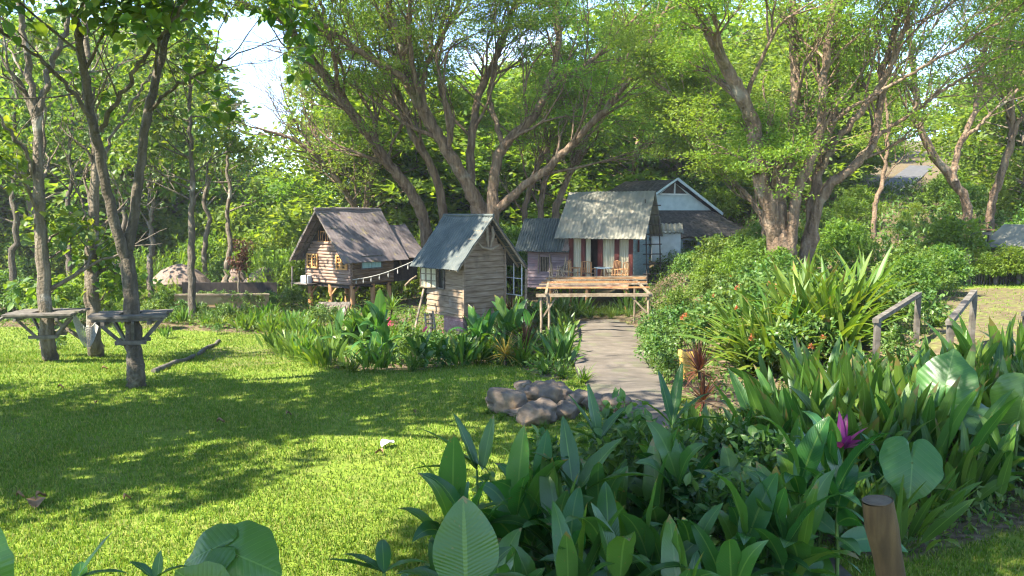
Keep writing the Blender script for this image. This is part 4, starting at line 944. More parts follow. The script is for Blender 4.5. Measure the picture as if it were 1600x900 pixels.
def mk_spiky(rng, m='strap', name='spiky_plant', stem=.35):
    n = 60; mb = MB(); e = rng.uniform(.1, 1.9, n); a = rng.random(n)*6.28; D = np.stack([np.sin(e)*np.cos(a), np.sin(e)*np.sin(a), np.cos(e)], 1); P = np.tile([0, 0, stem], (n, 1))+D*.03
    leaf_strips(mb, P, D, rng.uniform(.35, .55, n), rng.uniform(.022, .035, n), 'strap', 6, rng.uniform(.2, .9, n), .3, None, rng)
    o = mb.build(name, M[m], None, True); st = MB(); st.tube([(0, 0, -.05), (.02, 0, stem*.5), (0, 0, stem)], .025, 6); st.build('trunk', M['bark_teak'], o, True); return o
def dome(rng, n, R_, hgt):
    u = rng.random(n)**.4; D = rdirs(rng, n, 0, 1.75); lob = 1+.22*np.sin(D[:, 0]*5+1.3)*np.sin(D[:, 1]*6)+.15*np.sin(D[:, 2]*9)
    P = D*(u*lob)[:, None]*np.array([R_, R_, hgt*.55])+[0, 0, hgt*.5]; return P, D
def mk_shrub(rng, n=520, R_=.55, hgt=1.0, leaf=(.09, .15), name='leafy_shrub', m='shrub', ar=.55, flower=None, nf=7):
    mb = MB(); P, D = dome(rng, n, R_, hgt); P[:, 2] = np.maximum(P[:, 2], .02); d = norm(D*.6+rng.normal(0, .55, (n, 3))+[0, 0, .05]); l = rng.uniform(*leaf, n)
    leaf_strips(mb, P, d, l, l*ar, 'lance', 3, .8, .2, rng.normal(0, .5, n), rng)
    o = mb.build(name, M[m], None, False); st = MB()
    for k in range(9): e = P[rng.integers(n)]; st.tube([(rng.normal(0, .05), rng.normal(0, .05), -.05), e*.55+[0, 0, .05], e], [.014, .01, .004], 5)
    st.build('stems', M['stem'], o, True)
    if flower:
        for k in range(nf):
            e = rdirs(rng, 1, .1, 1.25)[0]*np.array([R_*1.04, R_*1.04, hgt*.56])+[0, 0, hgt*.52]; fb = MB(); q = 60; dd = rdirs(rng, q, 0, 2.0)
            leaf_strips(fb, e+dd*.03*rng.random((q, 1))+[0, 0, .02], dd, rng.uniform(.04, .085, q), .022, 'lance', 2, .3, .2, None, rng); fb.build('flower', M[flower], o)
    return o
def mk_flower_shrub(rng): return mk_shrub(rng, 620, .6, 1.15, (.09, .16), 'flowering_shrub', 'shrub', .62, 'orange', 2)
def mk_bush(rng, m='bush', name='dense_bush'):
    mb = MB(); n = 2200; P, D = dome(rng, n, 1.15, 1.9); P[:, 2] = np.maximum(P[:, 2], .03); d = norm(D*.5+rng.normal(0, .6, (n, 3))); l = rng.uniform(.13, .24, n)
    leaf_strips(mb, P, d, l, l*.5, 'lance', 2, .8, .2, rng.normal(0, .5, n), rng); return mb.build(name, M[m], None, False)
def mk_fern_bush(rng):
    """arching feathery fronds (bamboo-like thicket)"""
    mb = MB()
    for k in range(46):
        b = np.array([rng.normal(0, .55), rng.normal(0, .55), 0]); d = rdirs(rng, 1, .05, .75)[0]; L = rng.uniform(1.2, 2.6); n = 34; s = np.linspace(.25, 1, n)
        P = b+d*(s*L)[:, None]; P[:, 2] -= .35*s**2.5*L*.6; a = np.tile([np.cross(d, [0, 0, 1])], (n, 1))*np.where(np.arange(n) % 2, 1, -1)[:, None]+d*.6+rng.normal(0, .25, (n, 3))
        leaf_strips(mb, P, a, rng.uniform(.16, .3, n), .05, 'lance', 2, .8, .2, None, rng)
    return mb.build('feathery_thicket', M['bgB'], None, False)
def mk_heart(rng, n=4, size=.42, hgt=.7, name='elephant_ear_plant'):
    mb = MB(); st = MB()
    for k in range(n):
        a = k*2*math.pi/n+rng.uniform(-.5, .5); hh = hgt*rng.uniform(.6, 1.1); e = np.array([math.cos(a)*hh*.45, math.sin(a)*hh*.45, hh]); st.tube([(0, 0, 0), e*[.35, .35, .6], e], [.02, .015, .01], 6)
        al = np.array([math.cos(a), math.sin(a), -.55]); heart_leaf(mb, e, al, np.array([math.cos(a)*.55, math.sin(a)*.55, 1]), size*rng.uniform(.75, 1.15), rng)
    o = mb.build(name, M['heart'], None, True); st.build('stalks', M['stem'], o, True); return o

proto('lily', mk_lily, 4)
proto('canna', mk_canna, 4)
proto('lilyb', lambda r: mk_lily(r, m='lilyb'), 3)
proto('strap', mk_strap, 3)
proto('bigstrap', lambda r: mk_strap(r, 56, (.8, 1.25), .085, 'strap_leaf_plant', 'strap', .1, 1.1, (.5, 1.5)), 3)
proto('tuft', mk_tuft, 2)
proto('spiky', mk_spiky, 2)
proto('shrub', mk_shrub, 3)
proto('flower', mk_flower_shrub, 3)
proto('bush', mk_bush, 3)
proto('bushy', lambda r: mk_bush(r, 'bgB', 'yellow_green_bush'), 2)
proto('bushd', lambda r: mk_bush(r, 'bgC', 'dark_green_bush'), 2)
proto('fern', mk_fern_bush, 2)
proto('heart', mk_heart, 3)
proto('gold', lambda r: mk_spiky(r, 'golden', 'golden_spiky_plant', .25), 1)
proto('russet', lambda r: mk_spiky(r, 'russet', 'russet_spiky_plant', .3), 1)
CAT = dict(lily='plant', lilyb='plant', canna='plant', strap='plant', bigstrap='plant', tuft='grass tuft', spiky='plant', shrub='shrub', flower='shrub', bush='bush', bushy='bush', bushd='bush', fern='thicket', heart='plant', gold='plant', russet='plant')
pr = np.random.default_rng(21)
def put(kind, x, y, s, label, group, rz=None, dz=0, sz=None):
    e = PROTO[kind]; i = int(pr.integers(len(e)))
    if e[i][1]:
        o = copy_tree(e[i][0])
    else: o = e[i][0]; e[i][1] = True
    o.location = (x, y, g(x, y)-.02+dz); o.rotation_euler = (pr.normal(0, .04), pr.normal(0, .04), pr.random()*6.28 if rz is None else rz)
    o.scale = (s, s, s*(sz or 1)); tag(o, label, CAT[kind], group); return o
def fill(poly, n, kinds, srange, mind, label, group, seed, szf=None, maxtry=4000):
    """scatter plants in a ground polygon; label may be a dict by kind"""
    r_ = np.random.default_rng(seed); p_ = np.array(poly); lo, hi = p_.min(0), p_.max(0); pts = []
    for _ in range(maxtry):
        q = lo+(hi-lo)*r_.random(2)
        if not in_poly(q[None], poly)[0]: continue
        if any((q[0]-a)**2+(q[1]-c)**2 < mind**2 for a, c in pts): continue
        pts.append(q)
        if seed == 16 and q[1] > 30 and 1345 < 800+F*q[0]/q[1] < 1465: srange = (.3, .45)
        elif seed == 16: srange = (.8, 1.25)
        k = kinds[int(r_.integers(len(kinds)))]; s = r_.uniform(*srange)
        put(k, q[0], q[1], s, label[k] if isinstance(label, dict) else label, group)
        if len(pts) >= n: break
def row(pxs, kinds, srange, step, label, group, seed, jitter=.12):
    """plants along a polyline given by photo pixels on the ground"""
    r_ = np.random.default_rng(seed); P = [np.array(GP(*q)) for q in pxs]
    for a, c in zip(P[:-1], P[1:]):
        L = np.linalg.norm(c-a); n = max(1, int(L/step))
        for k in range(n):
            q = a+(c-a)*(k+r_.random()*.8)/n+r_.normal(0, jitter, 2); kd = kinds[int(r_.integers(len(kinds)))]
            put(kd, q[0], q[1], r_.uniform(*srange), label[kd] if isinstance(label, dict) else label, group)

# --- bed in front of the huts (mid left)
row([(440, 540), (470, 565), (520, 580), (590, 582), (650, 580)], ['lilyb', 'strap'], (.5, .72), .33,
    {'lilyb': 'bright green lily clump at the lawn edge left of the plank hut', 'strap': 'arching strap leaf clump at the lawn edge left of the plank hut'}, 'plants lining the lawn edge', 1)
row([(660, 578), (720, 572), (800, 566)], ['canna', 'lily'], (.5, .8), .36,
    {'canna': 'dark paddle leaved plant at the lawn edge below the plank hut', 'lily': 'dark green lily clump at the lawn edge below the plank hut'}, 'plants lining the lawn edge', 2)
row([(212, 503), (330, 512), (425, 520), (450, 530)], ['lilyb', 'strap', 'tuft'], (.6, .85), .55,
    {'lilyb': 'sunlit lily clump at the lawn edge below the planter wall', 'strap': 'sunlit strap leaf clump at the lawn edge below the planter wall', 'tuft': 'grassy tuft at the lawn edge below the planter wall'}, 'plants lining the lawn edge', 3)
bl = [GP(440, 532), GP(475, 555), GP(640, 570), (-2.6, 24), (-6.0, 33), (-12, 33.0)]
fill(bl, 46, ['lilyb', 'strap', 'lilyb', 'shrub'], (.55, .85), .55, {'lilyb': 'lush lily clump in the bed below the log hut', 'strap': 'strap leaf clump in the bed below the log hut', 'shrub': 'low leafy shrub in the bed below the log hut'}, 'bed plants below the log hut', 4)
fill([(-19, 31), (-11, 27.5), (-9, 33), (-9.5, 37), (-18, 38)], 26, ['lilyb', 'bush', 'shrub', 'lilyb'], (.38, .6), 1.0, {'lilyb': 'lily clump round the planter wall', 'bush': 'green bush round the planter wall', 'shrub': 'leafy shrub round the planter wall'}, 'plants round the planter wall', 5)
fill([(-2.0, 17.5), (.3, 17.5), (.8, 21), (.9, 25), (-1, 26), (-2.6, 24.5)], 20, ['canna', 'lily', 'strap', 'shrub'], (.45, .7), .5, {'canna': 'paddle leaved plant in the bed before the plank hut', 'lily': 'lily clump in the bed before the plank hut', 'strap': 'strap leaf clump in the bed before the plank hut', 'shrub': 'low shrub in the bed before the plank hut'}, 'bed plants before the plank hut', 6)
for k in range(13):
    q = W(268+k*12.5, 470, 33.2); put(['lilyb', 'shrub', 'strap'][k % 3], q[0], 33.0+.5*math.sin(k*2.3), .5+.22*abs(math.sin(k*1.7)), ['lily clump close in front of the planter wall', 'leafy shrub close in front of the planter wall', 'strap leaf clump close in front of the planter wall'][k % 3], 'plants in front of the planter wall')
for k in range(8):
    q = W(275+k*18, 455, 35); put('shrub', q[0], 35.2+.2*math.sin(k), .5+.15*abs(math.sin(k*2.7)), 'shrub growing between the planter wall and its dark back wall', 'plants in the planter', dz=.35)
# named plants of the mid bed
def at_px(kind, px, py, Y, s, label, group=None, rz=None, sz=None):
    q = W(px, py, Y); return put(kind, q[0], Y, s, label, group, rz, 0, sz)
at_px('spiky', 612, 470, 31.5, 1.7, 'tall spiky green plant in front of the dark annex of the log hut')
at_px('canna', 600, 540, 18.5, 1.25, 'large paddle leaved plant in sun between the two left huts')
at_px('canna', 570, 540, 19.5, 1.2, 'tall broad leaved plant with an upright yellow green leaf')
at_px('canna', 545, 540, 20.5, 1.15, 'broad leaved plant in front of the low thatched slab')
at_px('canna', 790, 540, 20.5, 1.5, 'tall paddle leaved plant rising before the gable of the plank hut')
at_px('canna', 745, 540, 19.5, 1.25, 'blue green paddle plant at the corner of the plank hut')
at_px('canna', 815, 540, 22, 1.3, 'paddle leaved plant beside the left pergola post')
at_px('gold', 790, 540, 18.2, 1.15, 'golden yellow spiky plant left of the path')
for px, Y, s, lb in ((815, 18.2, 1.5, 'big drooping grass like plant left of the path, russet tinged'), (842, 19.5, 1.4, 'arching grassy plant under the left pergola post')):
    at_px('strap', px, 540, Y, s*.75, lb)
at_px('russet', 822, 520, 18.9, 1.5, 'russet spiky plant behind the golden one')
for px, py, s, lb in ((852, 585, .62, 'yellow green grassy clump by the path above the boulders'), (912, 600, .5, 'small strap leaf clump right behind the boulders beside the path'), (880, 592, .45, 'low grassy clump between boulders and path')):
    x, y = GP(px, py); put('strap', x, y, s, lb, None)
row([(872, 575), (872, 545), (880, 520)], ['tuft', 'strap', 'lily'], (.6, .9), .7, {'tuft': 'grassy tuft along the left path edge', 'strap': 'strap leaf clump along the left path edge', 'lily': 'lily clump along the left path edge'}, 'plants along the path', 9)
# under and behind the pergola
fill([(1.6, 33.4), (5.2, 33.2), (5.6, 35), (1.4, 35.2)], 20, ['lily', 'strap', 'tuft'], (.75, 1.05), .45, {'lily': 'lily clump under the front of the cottage deck', 'strap': 'strap leaf clump under the front of the cottage deck', 'tuft': 'grassy tuft under the front of the cottage deck'}, 'plants under the cottage deck', 10)
fill([(.3, 30), (1.6, 30), (1.6, 34), (.2, 35)], 8, ['lily', 'shrub', 'canna'], (.7, 1.0), .6, {'lily': 'lily clump below the mauve annex', 'shrub': 'shrub below the mauve annex', 'canna': 'paddle plant below the mauve annex'}, 'plants below the mauve annex', 11)
at_px('russet', 810, 470, 29.5, 1.8, 'dark red spiky plant between plank hut and mauve annex')
at_px('russet', 800, 470, 31, 1.6, 'dull red spiky plant farther back by the mauve annex')
# --- shrubs right of the path
row([(1005, 520), (1020, 545), (1040, 580), (1050, 605)], ['tuft', 'strap', 'shrub'], (.55, .8), .5, {'tuft': 'grassy tuft along the right path edge', 'strap': 'strap leaf clump along the right path edge', 'shrub': 'low shrub along the right path edge'}, 'plants along the path', 12)
fill([(4.4, 17.5), (5.2, 16.6), (6.8, 18), (8.0, 21), (8.0, 26), (5.2, 29), (4.2, 25)], 26, ['flower', 'shrub', 'shrub', 'strap'], (.75, 1.15), .62, {'strap': 'strap leaf clump among the flowering shrubs right of the path', 'flower': 'shrub with orange flower heads right of the path', 'shrub': 'pale green leafy shrub right of the path'}, 'flowering shrubs right of the path', 13)
fill([(4.3, 12.8), (6.5, 12.6), (7.4, 15.5), (6.2, 17), (4.6, 16.5)], 12, ['shrub', 'tuft', 'strap'], (.45, .7), .55, {'shrub': 'small leafy shrub on the ground before the flowering shrubs', 'tuft': 'grassy tuft before the flowering shrubs', 'strap': 'small strap leaf clump before the flowering shrubs'}, 'low plants before the flowering shrubs', 14)
at_px('russet', 1095, 560, 14.5, 1.2, 'dark bronze spiky plant near the yellow box')
at_px('russet', 1100, 600, 12.2, 1.0, 'dark red plant with bright red leaf tips behind the yellow box')
for px, Y, s, lb in ((1185, 17.0, 1.3, 'big strap leaf clump left of the shrub with orange heads'), (1225, 16.3, 1.3, 'tall bright strap leaf clump at the foot of the great right tree'), (1290, 16.5, 1.45, 'upright strap leaf clump right of the great right tree'), (1325, 16.9, 1.35, 'arching strap leaf clump at the rear of the right slope'), (1160, 17.6, 1.2, 'arching strap leaf clump under the great right tree'), (1255, 17.4, 1.6, 'tallest strap leaf clump before the great right tree'), (1345, 18, 1.3, 'darker strap leaf clump beside the bare slope'), (1205, 16.0, 1.2, 'low arching strap leaf clump facing the path below the great right tree'), (1310, 15.9, 1.25, 'spreading strap leaf clump nearest the handrails'), (1270, 16.8, 1.5, 'very tall strap leaf clump amid the orange headed shrubs'), (1175, 16.2, 1.0, 'smaller strap leaf clump at the left end of the strap leaf bank')):
    at_px('bigstrap', px, 450, Y, s*1.2, lb)
for px, Y, s, lb in ((1235, 15.3, .85, 'dark leafy shrub with two large orange flower heads'), (1272, 15.6, .85, 'shrub with an orange flower head, right of the two headed one'), (1205, 15.8, .8, 'shrub with orange heads near the tree trunk foot')):
    at_px('flower', px, 450, Y, s, lb)
fill([(6.7, 15.8), (8.6, 15.6), (9.6, 18.5), (8.0, 18.5)], 9, ['shrub', 'strap'], (.6, .9), .55, {'shrub': 'leafy shrub on the slope left of the handrails', 'strap': 'strap leaf clump on the slope left of the handrails'}, 'plants on the slope by the handrails', 15)
fill([(7.5, 31), (14, 29), (15, 40), (12, 44), (8.5, 40)], 14, ['bush', 'bushy', 'shrub'], (.4, .62), 1.2, {'bush': 'green bush between gabled house and great right tree', 'bushy': 'yellow green bush between gabled house and great right tree', 'shrub': 'leafy shrub between gabled house and great right tree'}, 'bushes by the gabled house', 31)
fill([(6.2, 27), (8.5, 25), (10, 29), (9, 34), (6.4, 33)], 16, ['bush', 'shrub', 'bushy'], (.4, .7), .9, {'bush': 'green bush on the bank beside the cottage', 'shrub': 'leafy shrub on the bank beside the cottage', 'bushy': 'yellow green bush on the bank beside the cottage'}, 'bushes on the bank beside the cottage', 32)
fill([(5.2, 23), (7.2, 22), (8, 28), (6.2, 31)], 16, ['bush', 'shrub', 'flower', 'lilyb'], (.45, .75), .8, {'bush': 'small bush on the bank between path and great right tree', 'shrub': 'leafy shrub on the bank between path and great right tree', 'flower': 'orange headed shrub on the bank between path and great right tree', 'lilyb': 'lily clump on the bank between path and great right tree'}, 'plants on the bank between path and great right tree', 33)
at_px('bush', 1115, 400, 31, .8, 'dark broad bush behind the flowering shrubs'); at_px('bush', 1160, 400, 29, .75, 'bushy shrub left of the great right tree trunk'); at_px('bushd', 1195, 400, 27, .75, 'dark bush touching the great right tree trunk'); at_px('bush', 1075, 400, 33, .6, 'bush below the shaggy skirt roof')
# right rear slope
fill([(10.5, 27), (17, 28.0), (24, 29.5), (30, 36), (34, 50), (22, 50), (11, 36)], 44, ['bush', 'bushd', 'bushy', 'shrub', 'fern'], (.8, 1.25), 1.4, {'bush': 'green bush on the right rear slope', 'bushd': 'dark green bush on the right rear slope', 'bushy': 'yellow green bush on the right rear slope', 'shrub': 'leafy shrub on the right rear slope', 'fern': 'feathery thicket on the right rear slope'}, 'bushes on the right rear slope', 16)
fill([(14.5, 26.7), (18, 26.5), (18, 27.8), (14.5, 28.2)], 12, ['bushy', 'bush', 'tuft'], (.45, .62), .6, {'bushy': 'yellow green creeper heap over the rear fence', 'bush': 'green creeper heap over the rear fence', 'tuft': 'grass tuft at the foot of the rear fence'}, 'creepers over the rear fence', 17)
fill([(10.2, 20.5), (13, 23), (14, 26), (11, 26)], 10, ['bushd', 'shrub', 'bush'], (.55, .85), .8, {'bushd': 'dark bush in shade left of the bare slope', 'shrub': 'leafy shrub in shade left of the bare slope', 'bush': 'green bush in shade left of the bare slope'}, 'bushes left of the bare slope', 18)
at_px('shrub', 1488, 430, 23.5, .9, 'lone small shrub on the bare earth between the handrails')
# --- dense lily bed, right foreground
fill([(3.1, 9.2), (4.3, 11.6), (5.6, 12.2), (8.6, 11.9), (10.6, 11.5), (10.6, 10.2), (6, 9.8), (4.2, 8.5)], 44, ['lily'], (.95, 1.25), .36, 'tall dark lily clump in the dense right foreground bed', 'lily clumps of the right foreground bed', 19)
fill([(4.2, 8.5), (6, 9.6), (10.6, 10.2), (10.6, 8.6), (5.4, 8.1)], 16, ['lily', 'canna', 'heart'], (.75, 1.0), .5, {'lily': 'leafy lily clump at the front of the right foreground bed', 'canna': 'paddle plant at the front of the right foreground bed', 'heart': 'elephant ear plant at the front of the right foreground bed'}, 'plants at the front of the right bed', 20)
fill([(2.4, 8.6), (2.8, 10.2), (3.6, 9.6), (4.4, 8.2), (3.6, 7.2), (2.6, 7.4)], 11, ['shrub', 'canna', 'lily'], (.6, .85), .5, {'shrub': 'small leaved shrub left of the lily bed', 'canna': 'paddle plant left of the lily bed', 'lily': 'lily clump left of the lily bed'}, 'plants left of the lily bed', 22)
# --- paddle plants, centre foreground
fill([(-.5, 6.2), (.1, 7.6), (1.0, 8.3), (2.6, 8.0), (2.9, 7.0), (2.2, 5.8), (1.0, 5.0), (0, 5.2)], 20, ['canna', 'canna', 'canna', 'shrub'], (.85, 1.2), .5, {'canna': 'broad paddle leaved plant in the centre foreground', 'shrub': 'small leaved shrub in the centre foreground'}, 'plants of the centre foreground bed', 23)
r9 = np.random.default_rng(77)
def big_leaf_plant(label, px, py, Y, size, along, nrm, extra=()):
    """elephant ear: the named blade at a photo place, on its own stalk rooted in the soil"""
    c = W(px, py, Y); bx_, by_ = c[0]-along[0]*size*.3, c[1]+.12; z0 = g(bx_, by_)
    t_ = thing('elephant_ear_plant', label, 'plant', (bx_, by_, z0)); o_ = np.array([bx_, by_, z0])
    mb = MB(); heart_leaf(mb, c-o_, along, nrm, size, r9); mb.build('leaf', M['heart'], t_, True); st = MB(); st.tube([(0, 0, -.05), (c-o_)*[.3, .3, .6], c-o_], [.024, .018, .012], 7)
    for (dx, dy, dz, s_, al, nr) in extra:
        c2_ = c-o_+np.array([dx, dy, dz]); mb = MB(); heart_leaf(mb, c2_, al, nr, s_, r9); mb.build('leaf', M['heart'], t_, True); st.tube([(0.02, 0, -.05), c2_*[.3, .3, .6], c2_], [.02, .016, .01], 6)
    st.build('stalk', M['stem'], t_, True)
big_leaf_plant('elephant ear with a broad yellow green heart leaf above the leaning post', 1425, 722, 7.3, .54, (-.15, -.35, -.75), (-.1, -.85, .55))
big_leaf_plant('elephant ear with a big ribbed leaf turned up before the handrails', 1478, 602, 9.4, .66, (.25, .25, .75), (-.55, -.75, .35), ((.15, -.35, -.28, .62, (.75, -.3, -.05), (.1, -.5, .9)),))
big_leaf_plant('elephant ear cut off at the right frame edge', 1598, 625, 8.8, .62, (-.1, .1, -.8), (-.6, -.8, .2))
big_leaf_plant('elephant ear with one pale leaf hanging down by the bottom edge', 1232, 838, 6.2, .36, (.15, -.15, -.9), (-.5, -.85, .15))
big_leaf_plant('elephant ear with rounded leaves at the bottom left foreground', 372, 868, 4.6, .42, (.7, -.3, -.12), (-.1, -.75, .7), ((-.17, .05, .02, .34, (-.75, .1, -.35), (-.2, -.6, .8)), (-.10, -.25, -.10, .30, (-.35, -.3, .5), (.1, -.8, .6)), (.18, -.4, -.22, .28, (.5, -.2, .2), (0, -.5, .9))))
big_leaf_plant('elephant ear with a dark pointed leaf in the bottom left corner', -40, 895, 3.9, .34, (.2, .1, .6), (.3, -.9, .2), ((.36, -.1, -.22, .3, (.6, .1, .45), (.2, -.7, .7)),))
def single(label, px, py, Y, specs, m='canna', name='paddle_plant', prof='lance'):
    c = W(px, py, Y); z0 = g(c[0], Y); mb = MB()
    for (az, el, L, wd, dr, dxy) in specs:
        d = np.array([[math.sin(az)*math.cos(el), math.cos(az)*math.cos(el), math.sin(el)]]); h0 = c[2]-z0
        leaf_strips(mb, np.array([[dxy, 0, h0]]), d, L, wd, prof, 12, dr, .3, np.array([.2*az]), r9, .05)
    o = mb.build(name, M[m], None, True, loc=(c[0], Y, z0)); tag(o, label, 'plant'); st = MB(); st.tube([(0, 0, -.05), (.01, 0, h0*.5), (0, 0, h0)], [.02, .016, .012], 6)
    st.build('stem', M['stem'], o, True); return o
single('paddle plant with a huge dark oval leaf standing at the bottom centre', 728, 925, 4.6, [(-.15, 1.35, .56, .40, .25, 0), (.9, .9, .36, .2, .9, .06), (-1.3, .45, .42, .18, .8, -.05), (1.4, .5, .36, .16, .9, .05)], 'canna')
single('narrow upright leaf plant at the bottom left beside the corner', 100, 915, 4.3, [(.9, .9, .34, .085, .1, .05), (1.2, .35, .34, .1, .8, 0), (-.4, .5, .2, .08, .5, .08)])
single('small leaf plant peeping up at the bottom left of the round leaves', 240, 905, 4.4, [(.2, 1.3, .16, .07, .1, .02), (-1.2, .6, .2, .08, .6, 0), (1.3, .5, .2, .08, .6, 0)])
single('low paddle plant spreading over the lawn at the bottom centre', 600, 895, 4.9, [(-1.4, .25, .40, .10, .25, 0), (-1.1, .4, .34, .10, .6, 0), (-.2, .7, .3, .1, .9, 0), (1.2, .4, .3, .1, .9, 0)])
single('paddle plant with tall leaves leaning left over the lawn', 745, 735, 6.9, [(-1.35, .75, .62, .14, .5, 0), (-.9, 1.1, .55, .15, .3, 0), (-1.5, .15, .55, .13, .4, -.05), (.5, 1.2, .5, .14, .3, .05), (-1.2, .45, .5, .13, .7, .1)])
single('paddle plant with a broad pale leaf lit by the sun in the centre foreground', 905, 765, 6.3, [(.9, .75, .62, .20, .5, 0), (-.3, 1.2, .6, .16, .3, -.05), (-1.2, .8, .5, .16, .7, 0), (.8, -.1, .55, .15, .5, .05), (1.5, .45, .6, .17, .8, .05)])
single('paddle plant with tall twin leaves right of the boulders', 935, 690, 7.6, [(-.5, 1.25, .58, .13, .2, 0), (-1.1, 1.0, .55, .13, .3, 0), (.9, .8, .55, .13, .7, 0), (-1.5, .5, .5, .13, .6, 0)])
single('paddle plant with long leaves rising beside the path end', 1050, 665, 8.4, [(.5, 1.15, .72, .13, .3, 0), (-.5, 1.2, .62, .13, .3, 0), (1.2, .8, .6, .12, .7, 0), (-1.3, .8, .5, .12, .7, 0), (1.4, .3, .6, .14, .6, 0)])
single('low plant with long leaves drooping at the right of the centre bed', 1090, 770, 6.8, [(1.3, .4, .55, .10, .6, 0), (1.5, .1, .45, .10, .4, 0), (.9, .6, .5, .10, .8, 0), (-1.2, .5, .45, .1, .8, 0), (1.5, .7, .5, .1, .9, 0)])
pc = W(1315, 705, 8.0); o = single('magenta and purple rosette plant in the right foreground bed', 1315, 702, 7.0, [(a_, e_, l_, .075, .35, 0) for a_, e_, l_ in ((0, 1.35, .34), (.6, 1.1, .34), (-.7, 1.0, .33), (1.3, .7, .33), (-1.35, .65, .36), (1.5, .25, .32), (-1.6, .3, .28), (2.6, .7, .25), (-2.5, .6, .25), (.2, .9, .28), (3.1, .9, .24), (1.0, .0, .24), (-1.0, .05, .24))], 'purple', 'purple_plant', 'strap')
for px, py, Y, lb in ((665, 520, 24.6, 'pink flower cluster below the plank hut ladder'), (690, 528, 24.2, 'pinkish flower cluster by the brick skirting'), (608, 505, 27, 'pink flowers beside the bamboo pole')):
    q = W(px, py, Y); mb = MB(); dd = rdirs(r9, 120, 0, 2.4); leaf_strips(mb, dd*.13*r9.random((120, 1))+[0, 0, q[2]-g(q[0], Y)], dd, r9.uniform(.06, .12, 120), .05, 'lance', 2, .3, .2, None, r9)
    o = mb.build('pink_flower', M['pink'], None, False, loc=(q[0], Y, g(q[0], Y))); tag(o, lb, 'flowers'); st = MB(); st.tube([(0, 0, 0), (.02, 0, (q[2]-g(q[0], Y)))], .012, 5); st.build('stem', M['stem'], o)
for px, py in ((762, 648), (783, 656), (812, 660), (850, 672), (880, 664), (925, 652), (760, 630)):
    x, y = GP(px, py); put('tuft', x, y, .3, 'small grass tuft growing at the foot of the boulder pile', 'grass tufts round the boulders')
fill([(1.5, 8.4), (3.0, 8.4), (3.0, 10.0), (2.1, 10.2)], 7, ['canna', 'shrub', 'lily'], (.55, .8), .42, {'canna': 'paddle plant closing over the near end of the path', 'shrub': 'small shrub closing over the near end of the path', 'lily': 'lily clump closing over the near end of the path'}, 'plants over the near path end', 34)
fill([(-23, 56), (-14, 56), (-14, 63), (-25, 63)], 12, ['fern', 'bushy'], (2.0, 2.7), 2.2, {'fern': 'very tall feathery thicket below the sky gap', 'bushy': 'tall yellow green bush below the sky gap'}, 'tall thickets below the sky gap', 35)
for px, py, s, lb in ((95, 548, .42, 'small dark bush at the foot of the leftmost lawn tree'), (213, 606, .22, 'fresh green weeds round the foot of the forked tree')):
    x, y = GP(px, py); put('shrub', x, y-.05, s, lb, None)
x, y = GP(213, 604); put('tuft', x, y-.15, .42, 'grass fringe round the foot of the forked tree', None)
# left rear greenery
fill([(-32, 30), (-16.5, 29.5), (-15.5, 36), (-16, 40), (-36, 42)], 34, ['bush', 'bushy', 'fern', 'lilyb', 'shrub'], (.6, 1.0), 1.15, {'bush': 'green bush along the far left edge of the lawn', 'bushy': 'yellow green bush along the far left edge of the lawn', 'fern': 'feathery thicket along the far left edge of the lawn', 'lilyb': 'lily clump along the far left edge of the lawn', 'shrub': 'leafy shrub along the far left edge of the lawn'}, 'greenery along the far left lawn edge', 24)
fill([(-40, 50), (-20, 49), (-9, 50), (-6, 53), (-16, 60), (-40, 62)], 40, ['bush', 'bushy', 'fern', 'bushy'], (1.0, 1.7), 1.9, {'bush': 'green bush in the sunny hollow beyond the thatched roofs', 'bushy': 'yellow green bush in the sunny hollow beyond the thatched roofs', 'fern': 'feathery thicket in the sunny hollow beyond the thatched roofs'}, 'thickets in the sunny hollow', 25)
fill([(-13.5, 42), (-7, 44), (-3.5, 47), (-4, 56), (-14, 56)], 24, ['fern', 'bushy', 'fern'], (1.3, 1.9), 1.7, {'bushy': 'tall yellow green bush behind the log hut', 'fern': 'tall feathery thicket behind the log hut'}, 'tall thickets behind the log hut', 26)
fill([(-3, 43), (9, 52), (14, 52), (16, 60), (-4, 60)], 26, ['bush', 'bushy', 'bushd'], (1.3, 2.0), 2.0, {'bush': 'green bush behind the cottages', 'bushy': 'yellow green bush behind the cottages', 'bushd': 'dark bush behind the cottages'}, 'bushes behind the cottages', 27)
for k, e in PROTO.items():
    for o, used in e:
        if not used:
            for ch in list(o.children): bpy.data.objects.remove(ch)
            bpy.data.objects.remove(o)
# leafy ground cover filling the beds (nobody could count it)
def cover(poly, n, leaf, label, m, seed, hmax=.25):
    r_ = np.random.default_rng(seed); p_ = np.array(poly); lo, hi = p_.min(0), p_.max(0); q = lo+(hi-lo)*r_.random((n*3, 2)); q = q[in_poly(q, poly)][:n]; k = len(q)
    P = np.column_stack([q, G(q[:, 0], q[:, 1])+r_.random(k)**1.5*hmax]); l = r_.uniform(*leaf, k); mb = MB()
    leaf_strips(mb, P, rdirs(r_, k, .2, 1.5), l, l*.42, 'lance', 2, .8, .2, r_.normal(0, .5, k), r_); tag(mb.build('ground_cover', M[m]), label, kind='stuff')
cover(bedA, 22000, (.10, .2), 'leafy ground cover in the beds before the huts', 'bush', 1)
cover([(5, 24), (10, 22), (12, 36), (8, 44), (5.5, 34)], 9000, (.1, .2), 'leafy ground cover on the bank beside the cottage', 'bush', 7, .5)
cover(bedB, 9000, (.07, .15), 'leafy ground cover right of the path', 'bush', 2)
cover(bedC, 7000, (.08, .16), 'leafy ground cover in the right foreground bed', 'shrub', 3, .3)
cover(bedD, 4500, (.07, .14), 'leafy ground cover in the centre foreground bed', 'shrub', 4, .3)
